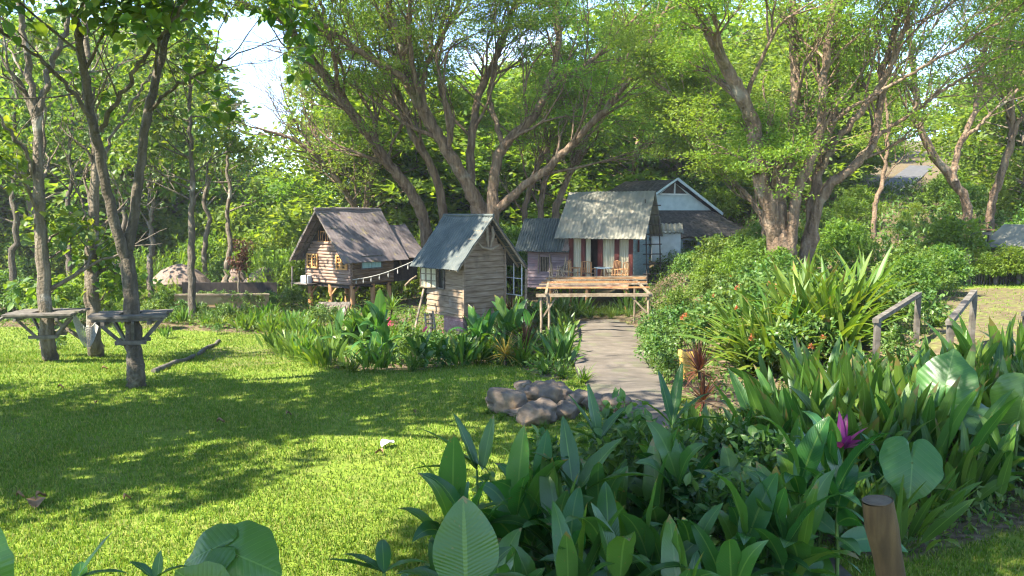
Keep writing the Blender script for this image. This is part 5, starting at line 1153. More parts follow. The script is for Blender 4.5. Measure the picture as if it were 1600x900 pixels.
cover([(7, 29), (18.5, 26), (40, 34), (60, 70), (16, 60), (9, 36)], 26000, (.2, .4), 'leafy undergrowth on the right rear slope', 'bush', 5, .7)
cover([(-60, 40), (-16, 33), (-3, 40), (10, 45), (16, 62), (-60, 80)], 30000, (.2, .45), 'leafy undergrowth beyond the huts and lawn', 'bgB', 6, .7)

# ------------------------------------------------------------------ trees
def smooth_line(P, n):
    P = np.asarray(P, float); s = np.concatenate([[0], np.cumsum(np.linalg.norm(np.diff(P[:, :3], axis=0), axis=1))]); s /= s[-1]; m_ = len(P)
    T = np.gradient(P, s, axis=0); u = np.linspace(0, 1, n); k = np.clip(np.searchsorted(s, u)-1, 0, m_-2); h = (s[k+1]-s[k]); x = ((u-s[k])/h)[:, None]; h = h[:, None]
    return (2*x**3-3*x**2+1)*P[k]+(x**3-2*x**2+x)*h*T[k]*.7+(-2*x**3+3*x**2)*P[k+1]+(x**3-x**2)*h*T[k+1]*.7
class Tree:
    def __init__(s, seed): s.r = np.random.default_rng(seed); s.w = MB(); s.tips = []
    def limb(s, P, rad_, n=None, sides=10, wob=.0):
        """P rows (x,y,z); rad_ radii at the same points"""
        Q = smooth_line(np.column_stack([P, rad_]), n or max(8, len(P)*4)); 
        if wob: Q[1:-1, :3] += s.r.normal(0, wob, (len(Q)-2, 3))
        s.w.tube(Q[:, :3], np.maximum(Q[:, 3], .004)*(1+s.r.normal(0, .05, len(Q))), sides, False); return Q
    def twig(s, p, d, L, r0, lvl, up=.12, wander=.25, kids=4, spread=.75, shrink=.62, flat=1.0):
        n = 5; pts = [p]; dd = d
        for i in range(n-1):
            dd = norm(dd+s.r.normal(0, wander, 3)*.6+np.array([0, 0, up])); pts.append(pts[-1]+dd*L/(n-1))
        pts = np.array(pts); s.w.tube(pts, np.linspace(r0, r0*.5, n), 6 if lvl > 1 else (4 if lvl > 0 else 3), False)
        if lvl == 0: s.tips.append((pts[-1], pts[2])); return
        for k in range(kids):
            t = s.r.uniform(.3, 1.0) if k else 1.0; i = min(int(t*(n-1)), n-2); q = pts[i]+(pts[i+1]-pts[i])*(t*(n-1)-i); a = norm(s.r.normal(size=3)*np.array([1, 1, flat])); a = norm(a-dd*np.dot(a, dd)); 
            sp_ = s.r.uniform(.5, 1.2)*spread; nd = norm(dd*math.cos(sp_)+a*math.sin(sp_)); s.twig(q, nd, L*shrink*s.r.uniform(.8, 1.15), r0*.52, lvl-1, up, wander, kids, spread, shrink, flat)
    def sprout(s, Q, t0, n, L, lvl, up=.12, ang=(.5, 1.0), outward=None, **kw):
        m_ = len(Q)
        for k in range(n):
            t = t0+(1-t0)*(k+s.r.random())/n; i = min(int(t*(m_-1)), m_-2); q = Q[i, :3]; d = norm(Q[i+1, :3]-Q[i, :3]); a = norm(s.r.normal(size=3)+(0 if outward is None else outward)); a = norm(a-d*np.dot(a, d)); e = s.r.uniform(*ang)
            s.twig(q, norm(d*math.cos(e)+a*math.sin(e)), L*s.r.uniform(.75, 1.2)*(1.1-.4*t), max(Q[i, 3]*.42, .012), lvl, up, **kw)
        s.twig(Q[-1, :3], norm(Q[-1, :3]-Q[-2, :3]), L*.8, max(Q[-1, 3]*.8, .012), lvl, up, **kw)
    def leaves(s, per, size, rad_, ar=.5, flat=.45, drop=None, asp='diamond', keepf=1.0, strip_S=3):
        T = np.array([q[0] for q in s.tips]); T2 = np.array([q[1] for q in s.tips]); T = np.vstack([T, T2*.5+T*.5])
        T = T[s.r.random(len(T)) < keepf]
        if drop is not None: T = T[~drop(T)]
        P = np.repeat(T, per, 0); n = len(P); off = norm(s.r.normal(size=(n, 3)))*(s.r.random((n, 1))**.5)*rad_; off[:, 2] *= flat; P = P+off
        if drop is not None: k = ~drop(P); P = P[k]; off = off[k]; n = len(P)
        d = norm(off*.5/rad_+s.r.normal(0, .6, (n, 3))*[1, 1, .6]+[0, 0, -.12]); l = s.r.uniform(*size, n); mb = MB()
        if asp == 'strip': leaf_strips(mb, P, d, l, l*ar, 'lance', strip_S, .9, .22, s.r.normal(0, .5, n), s.r)
        else:
            a = s.r.normal(size=(n, 3))*[.5, .5, 1]+[0, 0, .8]; sd = norm(np.cross(d, a)); nr = np.cross(sd, d); w_ = (l*ar/2)[:, None]; L_ = l[:, None]
            V = np.stack([P, P+d*L_*.5-sd*w_+nr*w_*.3, P+d*L_, P+d*L_*.5+sd*w_+nr*w_*.3], 1).reshape(-1, 3); mb.add(V, np.arange(n*4).reshape(-1, 4))
        s.n = n; return mb
    def finish(s, name, label, base, bark, leaf, lm, group=None):
        t_ = thing(name, label, 'tree', base, 0, group); s.w.build('trunk', bark, t_, True, off=base); leaf.build('crown', lm, t_, False, off=base); return t_

# lawn places that stand in the sun in the photograph: leaves high above them are thinned
LIT = [[GP(*q) for q in ((-80, 905), (0, 845), (60, 825), (330, 815), (470, 755), (560, 700), (700, 655), (770, 660), (735, 700), (700, 720), (650, 750), (640, 800), (560, 905))],
       [GP(*q) for q in ((335, 540), (440, 528), (500, 575), (480, 600), (360, 600), (300, 570))],
       [GP(*q) for q in ((430, 525), (640, 585), (640, 520), (640, 470), (400, 470))],
       [GP(*q) for q in ((905, 505), (1010, 505), (1040, 600), (960, 640), (890, 590))],
       [(4.3, 14), (8.8, 14), (8.5, 20), (7.5, 24), (4.3, 24)], [(-11.5, 35.5), (-6, 34.5), (-3, 37.5), (-3.5, 42), (-9, 43)]]
SOFT = [[(-26, 43), (-4, 43), (-2, 62), (-26, 62)], [(-9, 16.5), (2.5, 16.5), (2.5, 26), (-6, 26)], [(12, 26), (26, 26), (30, 42), (14, 40)]]
def in_sun_gap(P, thr=.97, rr=np.random.default_rng(4)):
    tt = P[:, 2]/SUN[2]; S = P-SUN[None, :]*tt[:, None]; k = np.zeros(len(P), bool); k2 = np.zeros(len(P), bool)
    for poly in LIT: k |= in_poly(S[:, :2], poly)
    for poly in SOFT: k2 |= in_poly(S[:, :2], poly)
    q = rr.random(len(P)); return (k & (q < thr)) | (k2 & (q < .28))
def sky_gap(P):
    px, py, d = in_frame(P); return (d > .5) & (px > 325+np.maximum(0, py-60)*.35) & (px < 445) & (py > 28) & (py < 215)
def in_sun_gap_soft(P): return in_sun_gap(P, .45) | sky_gap(P)
def near_drop(P): return in_sun_gap(P) | sky_gap(P)
def in_frame(P):
    d = P[:, 1]*CP-(P[:, 2]-H)*SP; px = 800+F*P[:, 0]/np.maximum(d, .1); py = 450-F*(P[:, 1]*SP+(P[:, 2]-H)*CP)/np.maximum(d, .1); return px, py, d
def stem(tr, pts, Y0, Y1, r0, r1, ext=0, sides=10, wob=.03, base=None):
    """pts: photo pixels bottom to top; depth runs Y0..Y1; ext metres carried on past the last point"""
    n = len(pts); P = [W(px, py, Y0+(Y1-Y0)*i/(n-1)) for i, (px, py) in enumerate(pts)]
    if base is not None: P = [np.array(base)]+P
    if ext:
        d = norm(P[-1]-P[-2]); P.append(P[-1]+d*ext*.5+[0, 0, .03]); P.append(P[-1]+norm(d+[0, 0, .1])*ext*.5)
    m_ = len(P); return tr.limb(np.array(P), np.linspace(r0, r1, m_)**1.0, m_*5, sides, wob)

# --- forked lawn tree and its neighbours (broad leaved)
tr = Tree(1); x, y = GP(213, 604); B = np.array([x, y, g(x, y)-.1])
q0 = stem(tr, [(213, 590), (208, 520), (203, 440), (199, 402)], 14.4, 14.4, .165, .115, base=B+[0, 0, 0], wob=.01)
tr.limb(np.array([B+[0, 0, -.05], B+[0, 0, .12], B+[0, 0, .35]]), [.23, .18, .16], 8, 12)
qa = stem(tr, [(199, 410), (185, 370), (170, 310), (158, 250), (145, 195), (133, 120), (122, 50), (112, -10)], 14.4, 13.6, .10, .05, 2.5, 9, .012)
qb = stem(tr, [(199, 408), (207, 350), (216, 290), (229, 190), (240, 140), (255, 80), (272, 30), (288, -10)], 14.4, 14.8, .095, .04, 2.5, 9, .012)
qc = stem(tr, [(159, 206), (175, 170), (200, 130), (222, 95), (250, 60)], 13.9, 13.2, .045, .02, 1, 7, .02)
qd = stem(tr, [(146, 195), (120, 150), (85, 110), (45, 80)], 13.8, 13.2, .04, .018, 1, 7, .02)
qe = stem(tr, [(233, 175), (262, 145), (300, 120), (335, 105)], 14.6, 14.0, .035, .012, .6, 7, .02)
for q, t0, n in ((qa, .42, 9), (qb, .45, 9), (qc, .2, 5), (qd, .2, 5), (qe, .3, 4)): tr.sprout(q, t0, n, 1.5, 2, .08, kids=3, spread=.8)
lf = tr.leaves(11, (.15, .28), .50, .66, .7, near_drop, 'strip', .95)
tr.finish('broad_leaved_tree', 'tree forking low into a V above a plank platform on the lawn', (x, y, g(x, y)), M['bark_teak'], lf, M['teak'])
print('V tree', tr.n)
tr = Tree(2); x, y = GP(75, 545); B = np.array([x, y, g(x, y)-.1]); tr.limb(np.array([B, B+[0, 0, .2], B+[0, 0, .45]]), [.31, .24, .21], 8, 12)
q0 = stem(tr, [(75, 530), (70, 470), (66, 400), (62, 330), (60, 260), (57, 190)], 19.1, 19.2, .185, .10, base=B, wob=.015)
qa = stem(tr, [(57, 195), (50, 140), (44, 90), (34, 30), (26, -20)], 19.2, 19, .09, .04, 2, 8)
qb = stem(tr, [(58, 195), (68, 150), (80, 100), (100, 50), (118, -10)], 19.2, 19.6, .08, .04, 2, 8)
qc = stem(tr, [(62, 300), (45, 250), (25, 215), (-10, 170)], 19.2, 18.4, .05, .02, 1, 7)
for q, t0, n in ((q0, .6, 5), (qa, .15, 8), (qb, .15, 8), (qc, .2, 5)): tr.sprout(q, t0, n, 1.6, 2, .08, kids=3, spread=.8)
lf = tr.leaves(12, (.17, .32), .55, .6, .7, near_drop, 'strip', .9); tr.finish('broad_leaved_tree', 'leftmost lawn tree rising through a plank platform with a ramp', (x, y, g(x, y)), M['bark_pale'], lf, M['teak'])
tr = Tree(3); x, y = GP(150, 536); B = np.array([x, y, g(x, y)-.1])
q0 = stem(tr, [(148, 520), (144, 470), (142, 420), (145, 360), (148, 290), (149, 240)], 20.6, 20.8, .20, .10, base=B, wob=.02)
qa = stem(tr, [(149, 245), (142, 170), (135, 90), (130, 10), (126, -20)], 20.8, 20.8, .08, .04, 2.5, 8); qb = stem(tr, [(147, 300), (165, 240), (190, 190), (215, 150)], 20.8, 21.5, .05, .02, 1, 7)
qc = stem(tr, [(143, 380), (132, 350), (128, 320), (118, 290)], 20.7, 20.2, .035, .014, .8, 6)
for e1 in ((-9.2, 23.0, 12.6), (-8.2, 24.5, 13.2), (-10.2, 25, 13.6), (-9, 26, 13.8), (-10.8, 22.6, 13.2)):  # high limbs out of view, added to dapple the plank hut roof
    e = qa[-1, :3]; e1 = np.array(e1); ql = tr.limb(np.array([e-[0, 0, .6], e*.6+e1*.4+[0, 0, .4], e1]), [.05, .04, .02], 12, 6); tr.sprout(ql, .55, 5, 1.1, 2, .15, kids=3, spread=.85)
for q, t0, n in ((q0, .55, 6), (qa, .1, 9), (qb, .2, 5), (qc, .3, 3)): tr.sprout(q, t0, n, 1.6, 2, .06, kids=3, spread=.85)
lf = tr.leaves(12, (.17, .30), .55, .6, .7, near_drop, 'strip', .9); tr.finish('broad_leaved_tree', 'pale trunked tree with the hammock tied to it', (x, y, g(x, y)), M['bark_pale'], lf, M['teak'])
# dark slim tree behind, and thin ones
tr = Tree(4); xq = W(299, 445, 33); B = np.array([xq[0], 33, g(xq[0], 33)])
q0 = stem(tr, [(299, 440), (299, 380), (300, 300), (299, 230), (297, 170), (296, 110), (295, 70)], 33, 33, .17, .03, base=B, wob=.03)
tr.sprout(q0, .42, 20, 2.1, 2, .05, (.8, 1.35), kids=3, spread=.8); lf = tr.leaves(8, (.2, .36), .5, .6, .6, sky_gap, 'strip', .9); tr.finish('slender_tree', 'dark slim trunked tree with a tall leafy crown left of the log hut', tuple(B), M['bark_teak'], lf, M['teak'])
for i, (px, py, Y, r_, topy, lb, bk) in enumerate(((236, 415, 38, .15, 190, 'thin pale trunked tree left of the dark slim tree', 'bark_pale'), (356, 415, 42, .16, 150, 'pale thin tree right of the dark slim tree', 'bark_pale'), (322, 380, 50, .16, 140, 'slim tree standing just behind the small grey gabled roof', 'bark_pale'), (22, 400, 34, .15, 60, 'slim leaning tree near the left frame edge', 'bark_teak'), (110, 390, 40, .16, 110, 'slim tree between the two platform trees, far behind', 'bark_teak'), (190, 380, 46, .16, 130, 'far slim tree seen behind the forked lawn tree', 'bark_teak'))):
    tr = Tree(20+i); q = W(px, py, Y); B = np.array([q[0], Y, g(q[0], Y)]); k = 7
    q0 = stem(tr, [(px+(4 if j % 2 else -2), py+(topy-py)*j/k) for j in range(k+1)], Y, Y, r_, .03, base=B, wob=.04)
    tr.sprout(q0, .45, 14, 2.2, 2, .06, (.7, 1.3), kids=3, spread=.8); lf = tr.leaves(7, (.24, .40), .6, .6, .6, sky_gap, 'strip', .9, 2); tr.finish('slender_tree', lb, tuple(B), M[bk], lf, M['teak'])
# spindly golden tree by the planter and a banana-like shoot
tr = Tree(30); q = W(372, 455, 35.8); B = np.array([q[0], 35.8, g(q[0], 35.8)]); q0 = stem(tr, [(373, 440), (374, 415), (375, 395)], 35.8, 35.8, .06, .02, base=B, wob=.01); tr.sprout(q0, .6, 6, .5, 1, .05, kids=3)
lf = tr.leaves(14, (.12, .2), .28, .5, .8, None, 'strip', 1, 2); tr.finish('small_tree', 'small russet leaved tree with a pale bare stem by the planter wall', tuple(B), M['bark_pale'], lf, M['russet'])

# --- overhanging trees whose trunks stand outside the frame, shading the lawn and beds
def shade_drop(P):
    px, py, d = in_frame(P); return near_drop(P) | ((d > .5) & (px > 300) & (px < 1600) & (py > -8)) | ((d > .5) & (py > 60) & (px > -10) & (px < 1600))
tr = Tree(5); B = np.array([-9.2, 7.6, 0.])
q0 = tr.limb(np.array([B, B+[.1, .1, 2.5], B+[.3, .3, 5], B+[.8, .6, 7.2]]), [.3, .24, .2, .16], 20)
for dv in ((4.5, 1.2, 2.6), (3.4, 3.6, 2.0), (2.0, 5.5, 2.4), (5.5, -.8, 3.4), (-1, 3, 3), (.5, .5, 4.5), (3.0, -3, 3)):
    e = q0[-1, :3]; dv = np.array(dv); q = tr.limb(np.array([e-[0, 0, .5], e+dv*.35+[0, 0, .3], e+dv*.7+[0, 0, .3], e+dv]), [.11, .08, .05, .03], 14, 7); tr.sprout(q, .25, 8, 1.6, 2, .05, kids=3, spread=.85)
lf = tr.leaves(7, (.16, .28), .5, .66, .6, shade_drop, 'strip', .55); tr.finish('broad_leaved_tree', 'tree rooted beyond the left edge whose dark big leaves hang in the top left corner', tuple(B), M['bark_teak'], lf, M['teak'])
print('left overhang', tr.n)
def shade_tree(seed, B, top_, limbs, lv, label, lm, bark, per, size, crad, ar, flat, kind, drop, keepf=.9):
    tr = Tree(seed); B = np.array(B, float); q0 = tr.limb(np.array([B, B+(np.array(top_)-B)*[.1, .1, .35], B+(np.array(top_)-B)*[.4, .4, .7], top_]), [.42, .34, .28, .22], 20)
    for e1 in limbs:
        e = q0[-1, :3]; e1 = np.array(e1, float); dv = e1-e; q = tr.limb(np.array([e-[0, 0, .6], e+dv*.3+[0, 0, .5], e+dv*.65+[0, 0, .4], e1]), [.15, .11, .07, .035], 16, 7); tr.sprout(q, .25, 9, lv, 2, .05, kids=4, spread=.85)
    lf = tr.leaves(per, size, crad, ar, flat, drop, kind, keepf); tr.finish('shade_tree', label, tuple(B), bark, lf, lm); print(label[:30], tr.n)
above = lambda P: in_sun_gap(P) | ((in_frame(P)[2] > .5) & (in_frame(P)[1] > -10) & (in_frame(P)[0] > -20) & (in_frame(P)[0] < 1620))
shade_tree(6, (-9.5, -7, 0), (-7.5, -3, 7.4), [(-5, 1.8, 8.6), (-2.5, 2.3, 8.4), (0, 2.8, 8.8), (-3, 5.3, 9), (0.5, 6.3, 9.4), (2.5, 3.8, 9.2), (-5.5, 5.3, 9), (-1.5, 7.8, 9.8), (2.5, 7.8, 10), (-7, 0.3, 8.5), (0, -0.2, 9), (5, 5.8, 10.2)], 1.9, 'spreading rain tree behind the viewer that shades the foreground beds', M['rain'], M['bark_rain'], 20, (.12, .22), .6, .5, .4, 'diamond', above, .62)  # unseen tree, added to keep sun off the foreground beds

shade_tree(7, (-14, 7.6, -0.1), (-13.2, 7.6, 5), [(-10.5, 6.8, 6.4), (-9.6, 8.8, 6.8), (-10.2, 10.8, 7.4), (-12, 5.3, 6.6), (-12.5, 11.3, 7.5), (-8.8, 7.6, 8.2), (-11, 8.3, 8.8), (-15, 9.8, 7), (-8.2, 10, 8.6), (-12, 7.3, 5.4), (-9.8, 5.2, 7.6)], 1.5, 'broad leaved tree just beyond the left edge whose crown shades the lawn', M['teak'], M['bark_teak'], 8, (.16, .3), .5, .64, .6, 'strip', in_sun_gap, .42)
# --- rain trees behind the huts
def rain_tree(label, base, stems, seed, group, per=30, size=(.08, .20), L=3.3, nsp=12, lm='rain', bark='bark_rain', keepf=.7, crad=1.0):
    tr = Tree(seed); B = np.array([base[0], base[1], g(*base)-.2])
    for st in stems:
        pts, Y0, Y1, r0, r1 = st[:5]; ext = (st[5] if len(st) > 5 else 0)*.45; t0 = st[6] if len(st) > 6 else .45; fb = st[7] if len(st) > 7 else True
        q = stem(tr, pts, Y0, Y1, r0*.82, r1*.72, ext, 10, .03, (B+np.array([tr.r.normal(0, .15), tr.r.normal(0, .15), 0])) if fb else None)
        tr.sprout(q, t0*.85, nsp, L, 3, .05, (.25, .8), kids=3, spread=.58, wander=.2, flat=.35)
    lf = tr.leaves(per, size, crad, .45, .2, in_sun_gap_soft, 'diamond', keepf); tr.finish('rain_tree', label, tuple(B), M[bark], lf, M[lm], group); print(label[:30], tr.n)
gname = 'rain trees behind the huts'
b0 = W(757, 345, 41); 
rain_tree('great rain tree rising behind the plank hut, its dark stems fanning left and right', (b0[0], 41), [
    ([(752, 325), (737, 300), (710, 253), (683, 207), (657, 167), (643, 133), (630, 83), (613, 33), (607, 0)], 41, 39, .48, .16, 4, .5),
    ([(650, 150), (640, 130), (613, 110), (580, 93), (533, 60), (490, 23), (460, 10)], 39.7, 37, .22, .09, 3, .3, False),
    ([(742, 320), (735, 280), (738, 207), (747, 150), (770, 100), (797, 33), (805, 0)], 41, 43, .34, .13, 4, .5),
    ([(700, 240), (705, 190), (690, 140), (680, 90), (690, 40), (700, 0)], 40.2, 42, .2, .08, 4, .4, False),
    ([(665, 175), (660, 130), (672, 90), (700, 40), (720, 0)], 39.8, 38.5, .18, .07, 3, .4, False),
    ([(657, 167), (640, 60), (645, -40), (660, -130)], 39.6, 33.5, .15, .05, 2, .4, False),  # limb added, rising out of view to shade the cottage roof
    ([(720, 0), (735, -60), (760, -120)], 38.5, 34, .1, .05, 3, .1, False)], 41, gname)
b1 = W(772, 345, 40)
rain_tree('rain tree with a stout stem curving right between plank hut and cottage', (b1[0], 40), [
    ([(770, 325), (770, 293), (780, 240), (800, 213), (830, 187), (853, 143), (870, 90), (873, 40), (868, 0)], 40, 42, .40, .14, 4, .5),
    ([(778, 328), (807, 300), (850, 267), (893, 227), (930, 187), (967, 147), (1000, 100), (1033, 33)], 40, 37, .30, .09, 3, .45),
    ([(850, 150), (880, 120), (930, 90), (960, 60), (1000, 20)], 41.2, 40, .16, .05, 2, .2, False),
    ([(790, 235), (775, 190), (765, 150), (775, 100), (790, 50)], 40.5, 43, .18, .07, 3, .3, False)], 42, gname)
b2 = W(668, 350, 43)
rain_tree('rain tree leaning far left with a long pale stem behind the log hut', (b2[0], 43), [
    ([(660, 335), (640, 297), (607, 257), (580, 213), (557, 183), (533, 150), (507, 117), (477, 80), (463, 57), (433, 27), (400, 13)], 43, 38, .40, .12, 3, .4),
    ([(692, 330), (687, 297), (667, 247), (647, 217), (633, 173), (600, 113), (550, 43), (535, 0)], 43, 42, .32, .12, 3, .5),
    ([(606, 256), (612, 225), (628, 190), (622, 160)], 42, 42.5, .10, .04, 2, .3, False),
    ([(585, 225), (583, 185), (570, 160), (560, 135)], 41.5, 42, .12, .04, 2, .3, False),
    ([(463, 57), (445, -10), (420, -130), (400, -280)], 38.5, 27, .14, .06, 3, .3, False),  # limb added forward above the view to shade the plank hut roof
    ([(530, 145), (520, 80), (500, 0), (470, -90)], 40, 33, .13, .05, 3, .25, False)], 43, gname)
b3 = W(870, 345, 46)
rain_tree('slimmer rain tree in a cluster of stems left of the cottage roof', (b3[0], 46), [
    ([(870, 320), (880, 297), (900, 247), (923, 200), (945, 150), (965, 100)], 46, 47, .28, .08, 4, .4),
    ([(845, 320), (850, 290), (858, 250), (852, 190), (858, 150)], 46, 48, .24, .07, 4, .4),
    ([(820, 325), (828, 290), (850, 240), (870, 200), (905, 165)], 46, 45, .22, .06, 3, .4)], 44, gname)
b4 = W(560, 330, 52)
rain_tree('pale rain tree bending left over the sunny hollow', (b4[0], 52), [
    ([(553, 320), (540, 300), (518, 268), (495, 245), (470, 225), (440, 210), (415, 205)], 52, 50, .26, .06, 2, .35),
    ([(520, 270), (510, 235), (490, 210), (480, 180)], 51, 52, .13, .05, 2, .3, False), ([(496, 245), (470, 205), (455, 180), (445, 150)], 51, 50, .10, .04, 1.5, .3, False)], 45, gname, size=(.13, .24), lm='bgB')
# great right tree
b5 = W(1225, 410, 26)
rain_tree('great many stemmed rain tree with pale mossy trunks on the right slope', (b5[0], 26), [
    ([(1212, 390), (1205, 340), (1187, 267), (1180, 207), (1167, 167), (1143, 120), (1120, 77), (1100, 40), (1080, 0)], 26, 24.5, .36, .12, 4, .5),
    ([(1220, 390), (1218, 360), (1227, 258), (1240, 187), (1244, 111), (1240, 35), (1235, -20)], 26, 26.5, .30, .10, 4, .5),
    ([(1235, 385), (1238, 350), (1249, 289), (1275, 231), (1284, 178), (1290, 100), (1300, 20)], 25.8, 25, .26, .09, 4, .5),
    ([(1262, 390), (1267, 347), (1280, 267), (1302, 169), (1307, 89), (1310, 0)], 26.2, 27, .27, .09, 4, .5),
    ([(1268, 380), (1278, 320), (1300, 285), (1333, 262), (1364, 222), (1373, 173), (1385, 100), (1400, 40)], 26.2, 25.5, .24, .08, 3, .5),
    ([(1285, 262), (1300, 228), (1347, 173), (1391, 107), (1413, 44), (1430, 0)], 26.1, 25, .15, .06, 3, .3, False),
    ([(1364, 222), (1400, 190), (1440, 165), (1490, 130), (1540, 100)], 25.6, 24.5, .09, .03, 2, .3, False),
    ([(1300, 190), (1380, 140), (1450, 100), (1520, 60), (1580, 20)], 25.3, 23.5, .07, .025, 2, .3, False),
    ([(1222, 400), (1216, 360), (1212, 320), (1210, 290)], 26, 26, .62, .26, 0, .97)], 46, gname, per=40, size=(.075, .14), L=2.3, nsp=9, crad=.8, keepf=.75)
b6 = W(1200, 385, 33)
rain_tree('thin pale rain tree leaning left behind the great right tree', (b6[0], 33), [
    ([(1190, 340), (1160, 297), (1130, 267), (1120, 240), (1097, 207), (1080, 173), (1050, 150)], 33, 34, .16, .05, 2, .3),
    ([(1125, 250), (1118, 225), (1128, 195), (1115, 165)], 33.5, 34.5, .08, .03, 1.5, .3, False)], 47, gname, L=1.8, size=(.11, .19), lm='bgB')
b7 = W(1517, 335, 37)
rain_tree('rain tree with a leaning forked trunk on the right rear slope', (b7[0], 37), [
    ([(1511, 320), (1484, 275), (1453, 235), (1435, 191), (1431, 147), (1425, 90), (1415, 30)], 37, 36, .28, .10, 4, .5),
    ([(1492, 285), (1489, 267), (1502, 222), (1524, 173), (1538, 89), (1550, 20)], 36.7, 37.5, .2, .07, 3, .4, False),
    ([(1503, 222), (1540, 185), (1575, 155), (1610, 120)], 37, 36, .1, .04, 2, .3, False)], 48, gname, size=(.10, .18))
b8 = W(1548, 330, 39)
rain_tree('dark twisting rain tree by the right frame edge', (b8[0], 39), [
    ([(1552, 305), (1565, 270), (1582, 210), (1578, 150), (1570, 90), (1585, 20)], 39, 38, .26, .09, 4, .45),
    ([(1578, 220), (1600, 180), (1630, 150)], 38.5, 38, .14, .05, 3, .3, False)], 49, gname, size=(.10, .18))
b9 = W(1364, 345, 36)
rain_tree('small slanting rain tree in front of the hill lane', (b9[0], 36), [([(1368, 320), (1380, 280), (1386, 240), (1388, 205), (1384, 160)], 36, 36, .14, .05, 2, .5)], 50, gname, size=(.10, .18), nsp=6, L=1.7)

# --- the wood behind: each tree its own trunk and crown
def bg_make(rng, hgt, wid, lm, bark, leaf=(.28, .48), nl=46, per=120, flat=.6, low=.06):
    tr = Tree(int(rng.integers(1e6))); n = 7; P = np.array([[.25*math.sin(i*.9), .2*math.cos(i*1.3), hgt*.9*i/(n-1)] for i in range(n)]); P[0, 2] = -.4
    Q = tr.limb(P, np.linspace(.2, .04, n)*hgt/9, 16, 7, .03); C_ = []
    for k in range(nl):
        t = low+(1-low)*(k+rng.random())/nl; i = int(t*(len(Q)-1)); a = rng.random()*6.28+k*2.4; rr = wid*(.30+.95*rng.random())*(math.sin(math.pi*min(1, .12+.82*(t-low)/(1-low)))**.6); e = Q[i, :3]+np.array([math.cos(a)*rr, math.sin(a)*rr, rr*.35+rng.normal(0, .3)])
        tr.w.tube([Q[i, :3], Q[i, :3]*.4+e*.6+[0, 0, .15], e], [.05, .03, .012], 4, False); C_.append((e, e*.7+Q[i, :3]*.3))
    tr.tips = C_; return tr.w, tr.leaves(per, leaf, wid*.36, .5, flat, None, 'diamond', 1)
BG = []
rg = np.random.default_rng(11)
SPEC = [('round', 10, 3.0, 'bgA', 'bark_teak', (.26, .46), .6, .06), ('sunny', 9, 3.2, 'bgB', 'bark_pale', (.26, .46), .5, .05), ('dark', 11, 2.8, 'bgC', 'bark_teak', (.26, .46), .6, .06), ('tall', 13, 3.0, 'bgA', 'bark_pale', (.28, .48), .55, .12), ('layered', 10, 3.8, 'bgB', 'bark_rain', (.24, .42), .28, .1)]
WORDS = dict(round='rounded mid green tree', sunny='bushy yellow green tree', dark='dense dark green tree', tall='tall loose crowned green tree', layered='flat layered yellow green tree')
for (k, hh, ww, lm, bk, lfz, fl, lo) in SPEC:
    for v in range(2):
        wd_, lf_ = bg_make(rg, hh, ww, lm, bk, lfz, 48, 50, fl, lo); B = thing('wood_tree', '', 'tree'); a = wd_.build('trunk', M[bk], B, True); c = lf_.build('crown', M[lm], B, False); BG.append([k, hh, B, False])
def bgtree(kind, x, y, hgt, label, group, seed=[0]):
    seed[0] += 1; c = [q for q in BG if q[0] == kind]; e = c[seed[0] % len(c)]
    if e[3]: o = copy_tree(e[2])
    else: o = e[2]; e[3] = True
    s = hgt/e[1]; wsc = s*random.uniform(.95, 1.3); o.location = (x, y, g(x, y)-.1); o.rotation_euler = (0, 0, random.random()*6.28); o.scale = (wsc, wsc, s); tag(o, label, 'tree', group)
def zone(pxr, Yr, n, kinds, hfun, where, group, seed, mind=3.0):
    r_ = np.random.default_rng(seed); pts = []
    for _ in range(n*40):
        Y = r_.uniform(*Yr); px = r_.uniform(*pxr); x = (px-800)/F*Y
        if any((x-a)**2+(Y-c)**2 < mind**2 for a, c in pts): continue
        pts.append((x, Y)); k = kinds[int(r_.integers(len(kinds)))]; bgtree(k, x, Y, hfun(px, Y, r_), WORDS[k]+' '+where, group)
        if len(pts) >= n: break
def top(py): return lambda px, Y, r_: max(4.5, (H+(330-py)/F*Y)-g((px-800)/F*Y, Y))*r_.uniform(.82, 1.05)
zone((-250, 140), (54, 66), 11, ['round', 'sunny', 'tall', 'sunny'], top(80), 'in the wood behind the left lawn', 'wood behind the left lawn', 1, 3.2)
zone((130, 290), (60, 74), 8, ['round', 'tall', 'sunny'], top(150), 'in the wood left of the sky gap', 'wood left of the sky gap', 2, 3.2)
zone((335, 520), (62, 84), 11, ['sunny', 'round', 'layered', 'dark'], top(245), 'below the open sky beyond the log hut', 'low wood below the sky gap', 3, 3.4)
zone((500, 800), (56, 76), 13, ['round', 'sunny', 'layered', 'sunny'], top(110), 'in the wood behind the rain trees', 'wood behind the rain trees', 4, 3.4)
zone((800, 1010), (56, 76), 11, ['sunny', 'round', 'layered'], top(80), 'in the wood behind the cottage roof', 'wood behind the cottage roof', 5, 3.2)
zone((1000, 1210), (58, 72), 10, ['layered', 'sunny', 'layered'], top(10), 'behind the gabled house', 'wood behind the gabled house', 6, 3.2)
zone((1200, 1310), (50, 66), 9, ['round', 'sunny', 'layered'], top(60), 'on the hill left of the lane', 'wood on the hill left of the lane', 7, 3.0)
zone((1525, 1900), (46, 66), 15, ['round', 'layered', 'sunny'], top(60), 'on the hill right of the lane', 'wood on the hill right of the lane', 8, 3.0)
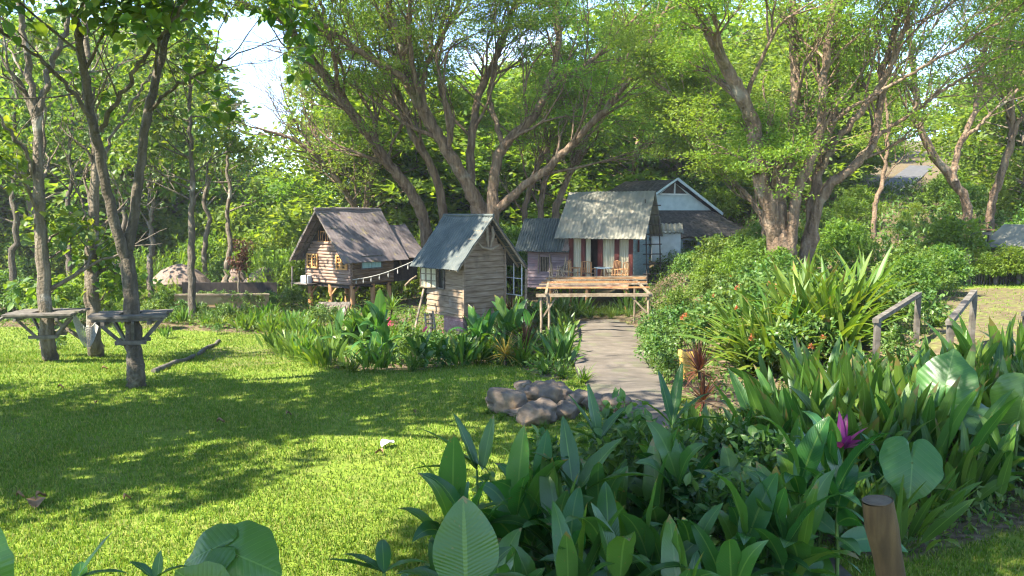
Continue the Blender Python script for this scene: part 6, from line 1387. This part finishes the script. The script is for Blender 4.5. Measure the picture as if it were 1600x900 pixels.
zone((-250, 280), (70, 95), 18, ['tall', 'round', 'sunny'], top(10), 'in the far wood on the left', 'far wood on the left', 9, 4)
zone((780, 1250), (78, 100), 14, ['tall', 'round', 'sunny'], top(80), 'in the far wood up the hill', 'far wood up the hill', 10, 4)
zone((1250, 1800), (92, 112), 12, ['tall', 'round', 'dark'], top(110), 'in the far wood above the lane', 'far wood above the lane', 11, 4)
for q in BG:
    if not q[3]:
        for ch in list(q[2].children): bpy.data.objects.remove(ch)
        bpy.data.objects.remove(q[2])
# coconut palm against the sky gap
t_ = thing('coconut_palm', 'small feathery palm top against the pale sky left of the rain trees', 'palm', (W(510, 330, 66)[0], 66, g(W(510, 330, 66)[0], 66)))
z0 = t_.location.z; zt = W(510, 236, 66)[2]-z0; b_ = MB(); b_.tube([(0, 0, -.2), (.1, 0, zt*.5), (0, 0, zt)], [.2, .15, .12], 8); b_.build('trunk', M['bark_teak'], t_, True)
mb = MB(); rr = np.random.default_rng(3)
for k in range(17):
    a = k*2.4; e = rr.uniform(-.1, 1.2); d = np.array([math.cos(a)*math.cos(e), math.sin(a)*math.cos(e), math.sin(e)]); n = 40; s = np.linspace(.08, 1, n); P = np.array([0, 0, zt])+d*(s*2.9)[:, None]; P[:, 2] -= 1.1*s**2.2; sd = norm(np.cross(d, [0, 0, 1])); D = sd*np.where(np.arange(n) % 2, 1, -1)[:, None]+d*.5-[0, 0, .5]; leaf_strips(mb, P, D, .75*np.sin(np.pi*np.clip(s, .1, .97))**.5, .08, 'lance', 2, .7, .2, None, rr)
mb.build('fronds', M['bgA'], t_)

# ------------------------------------------------------------------ the air: thin even haze round the whole place
b_ = MB(); b_.box((-440, -70, -12), (440, 620, 46)); m, t, out = new_mat('haze_air'); pv = N(t, 'VolumePrincipled'); pv.inputs['Color'].default_value = (.93, .96, 1, 1); pv.inputs['Density'].default_value = HAZE; pv.inputs['Anisotropy'].default_value = .2
t.links.new(pv.outputs[0], out.inputs['Volume']); tag(b_.build('haze', m), 'thin pale haze in the air', kind='stuff')
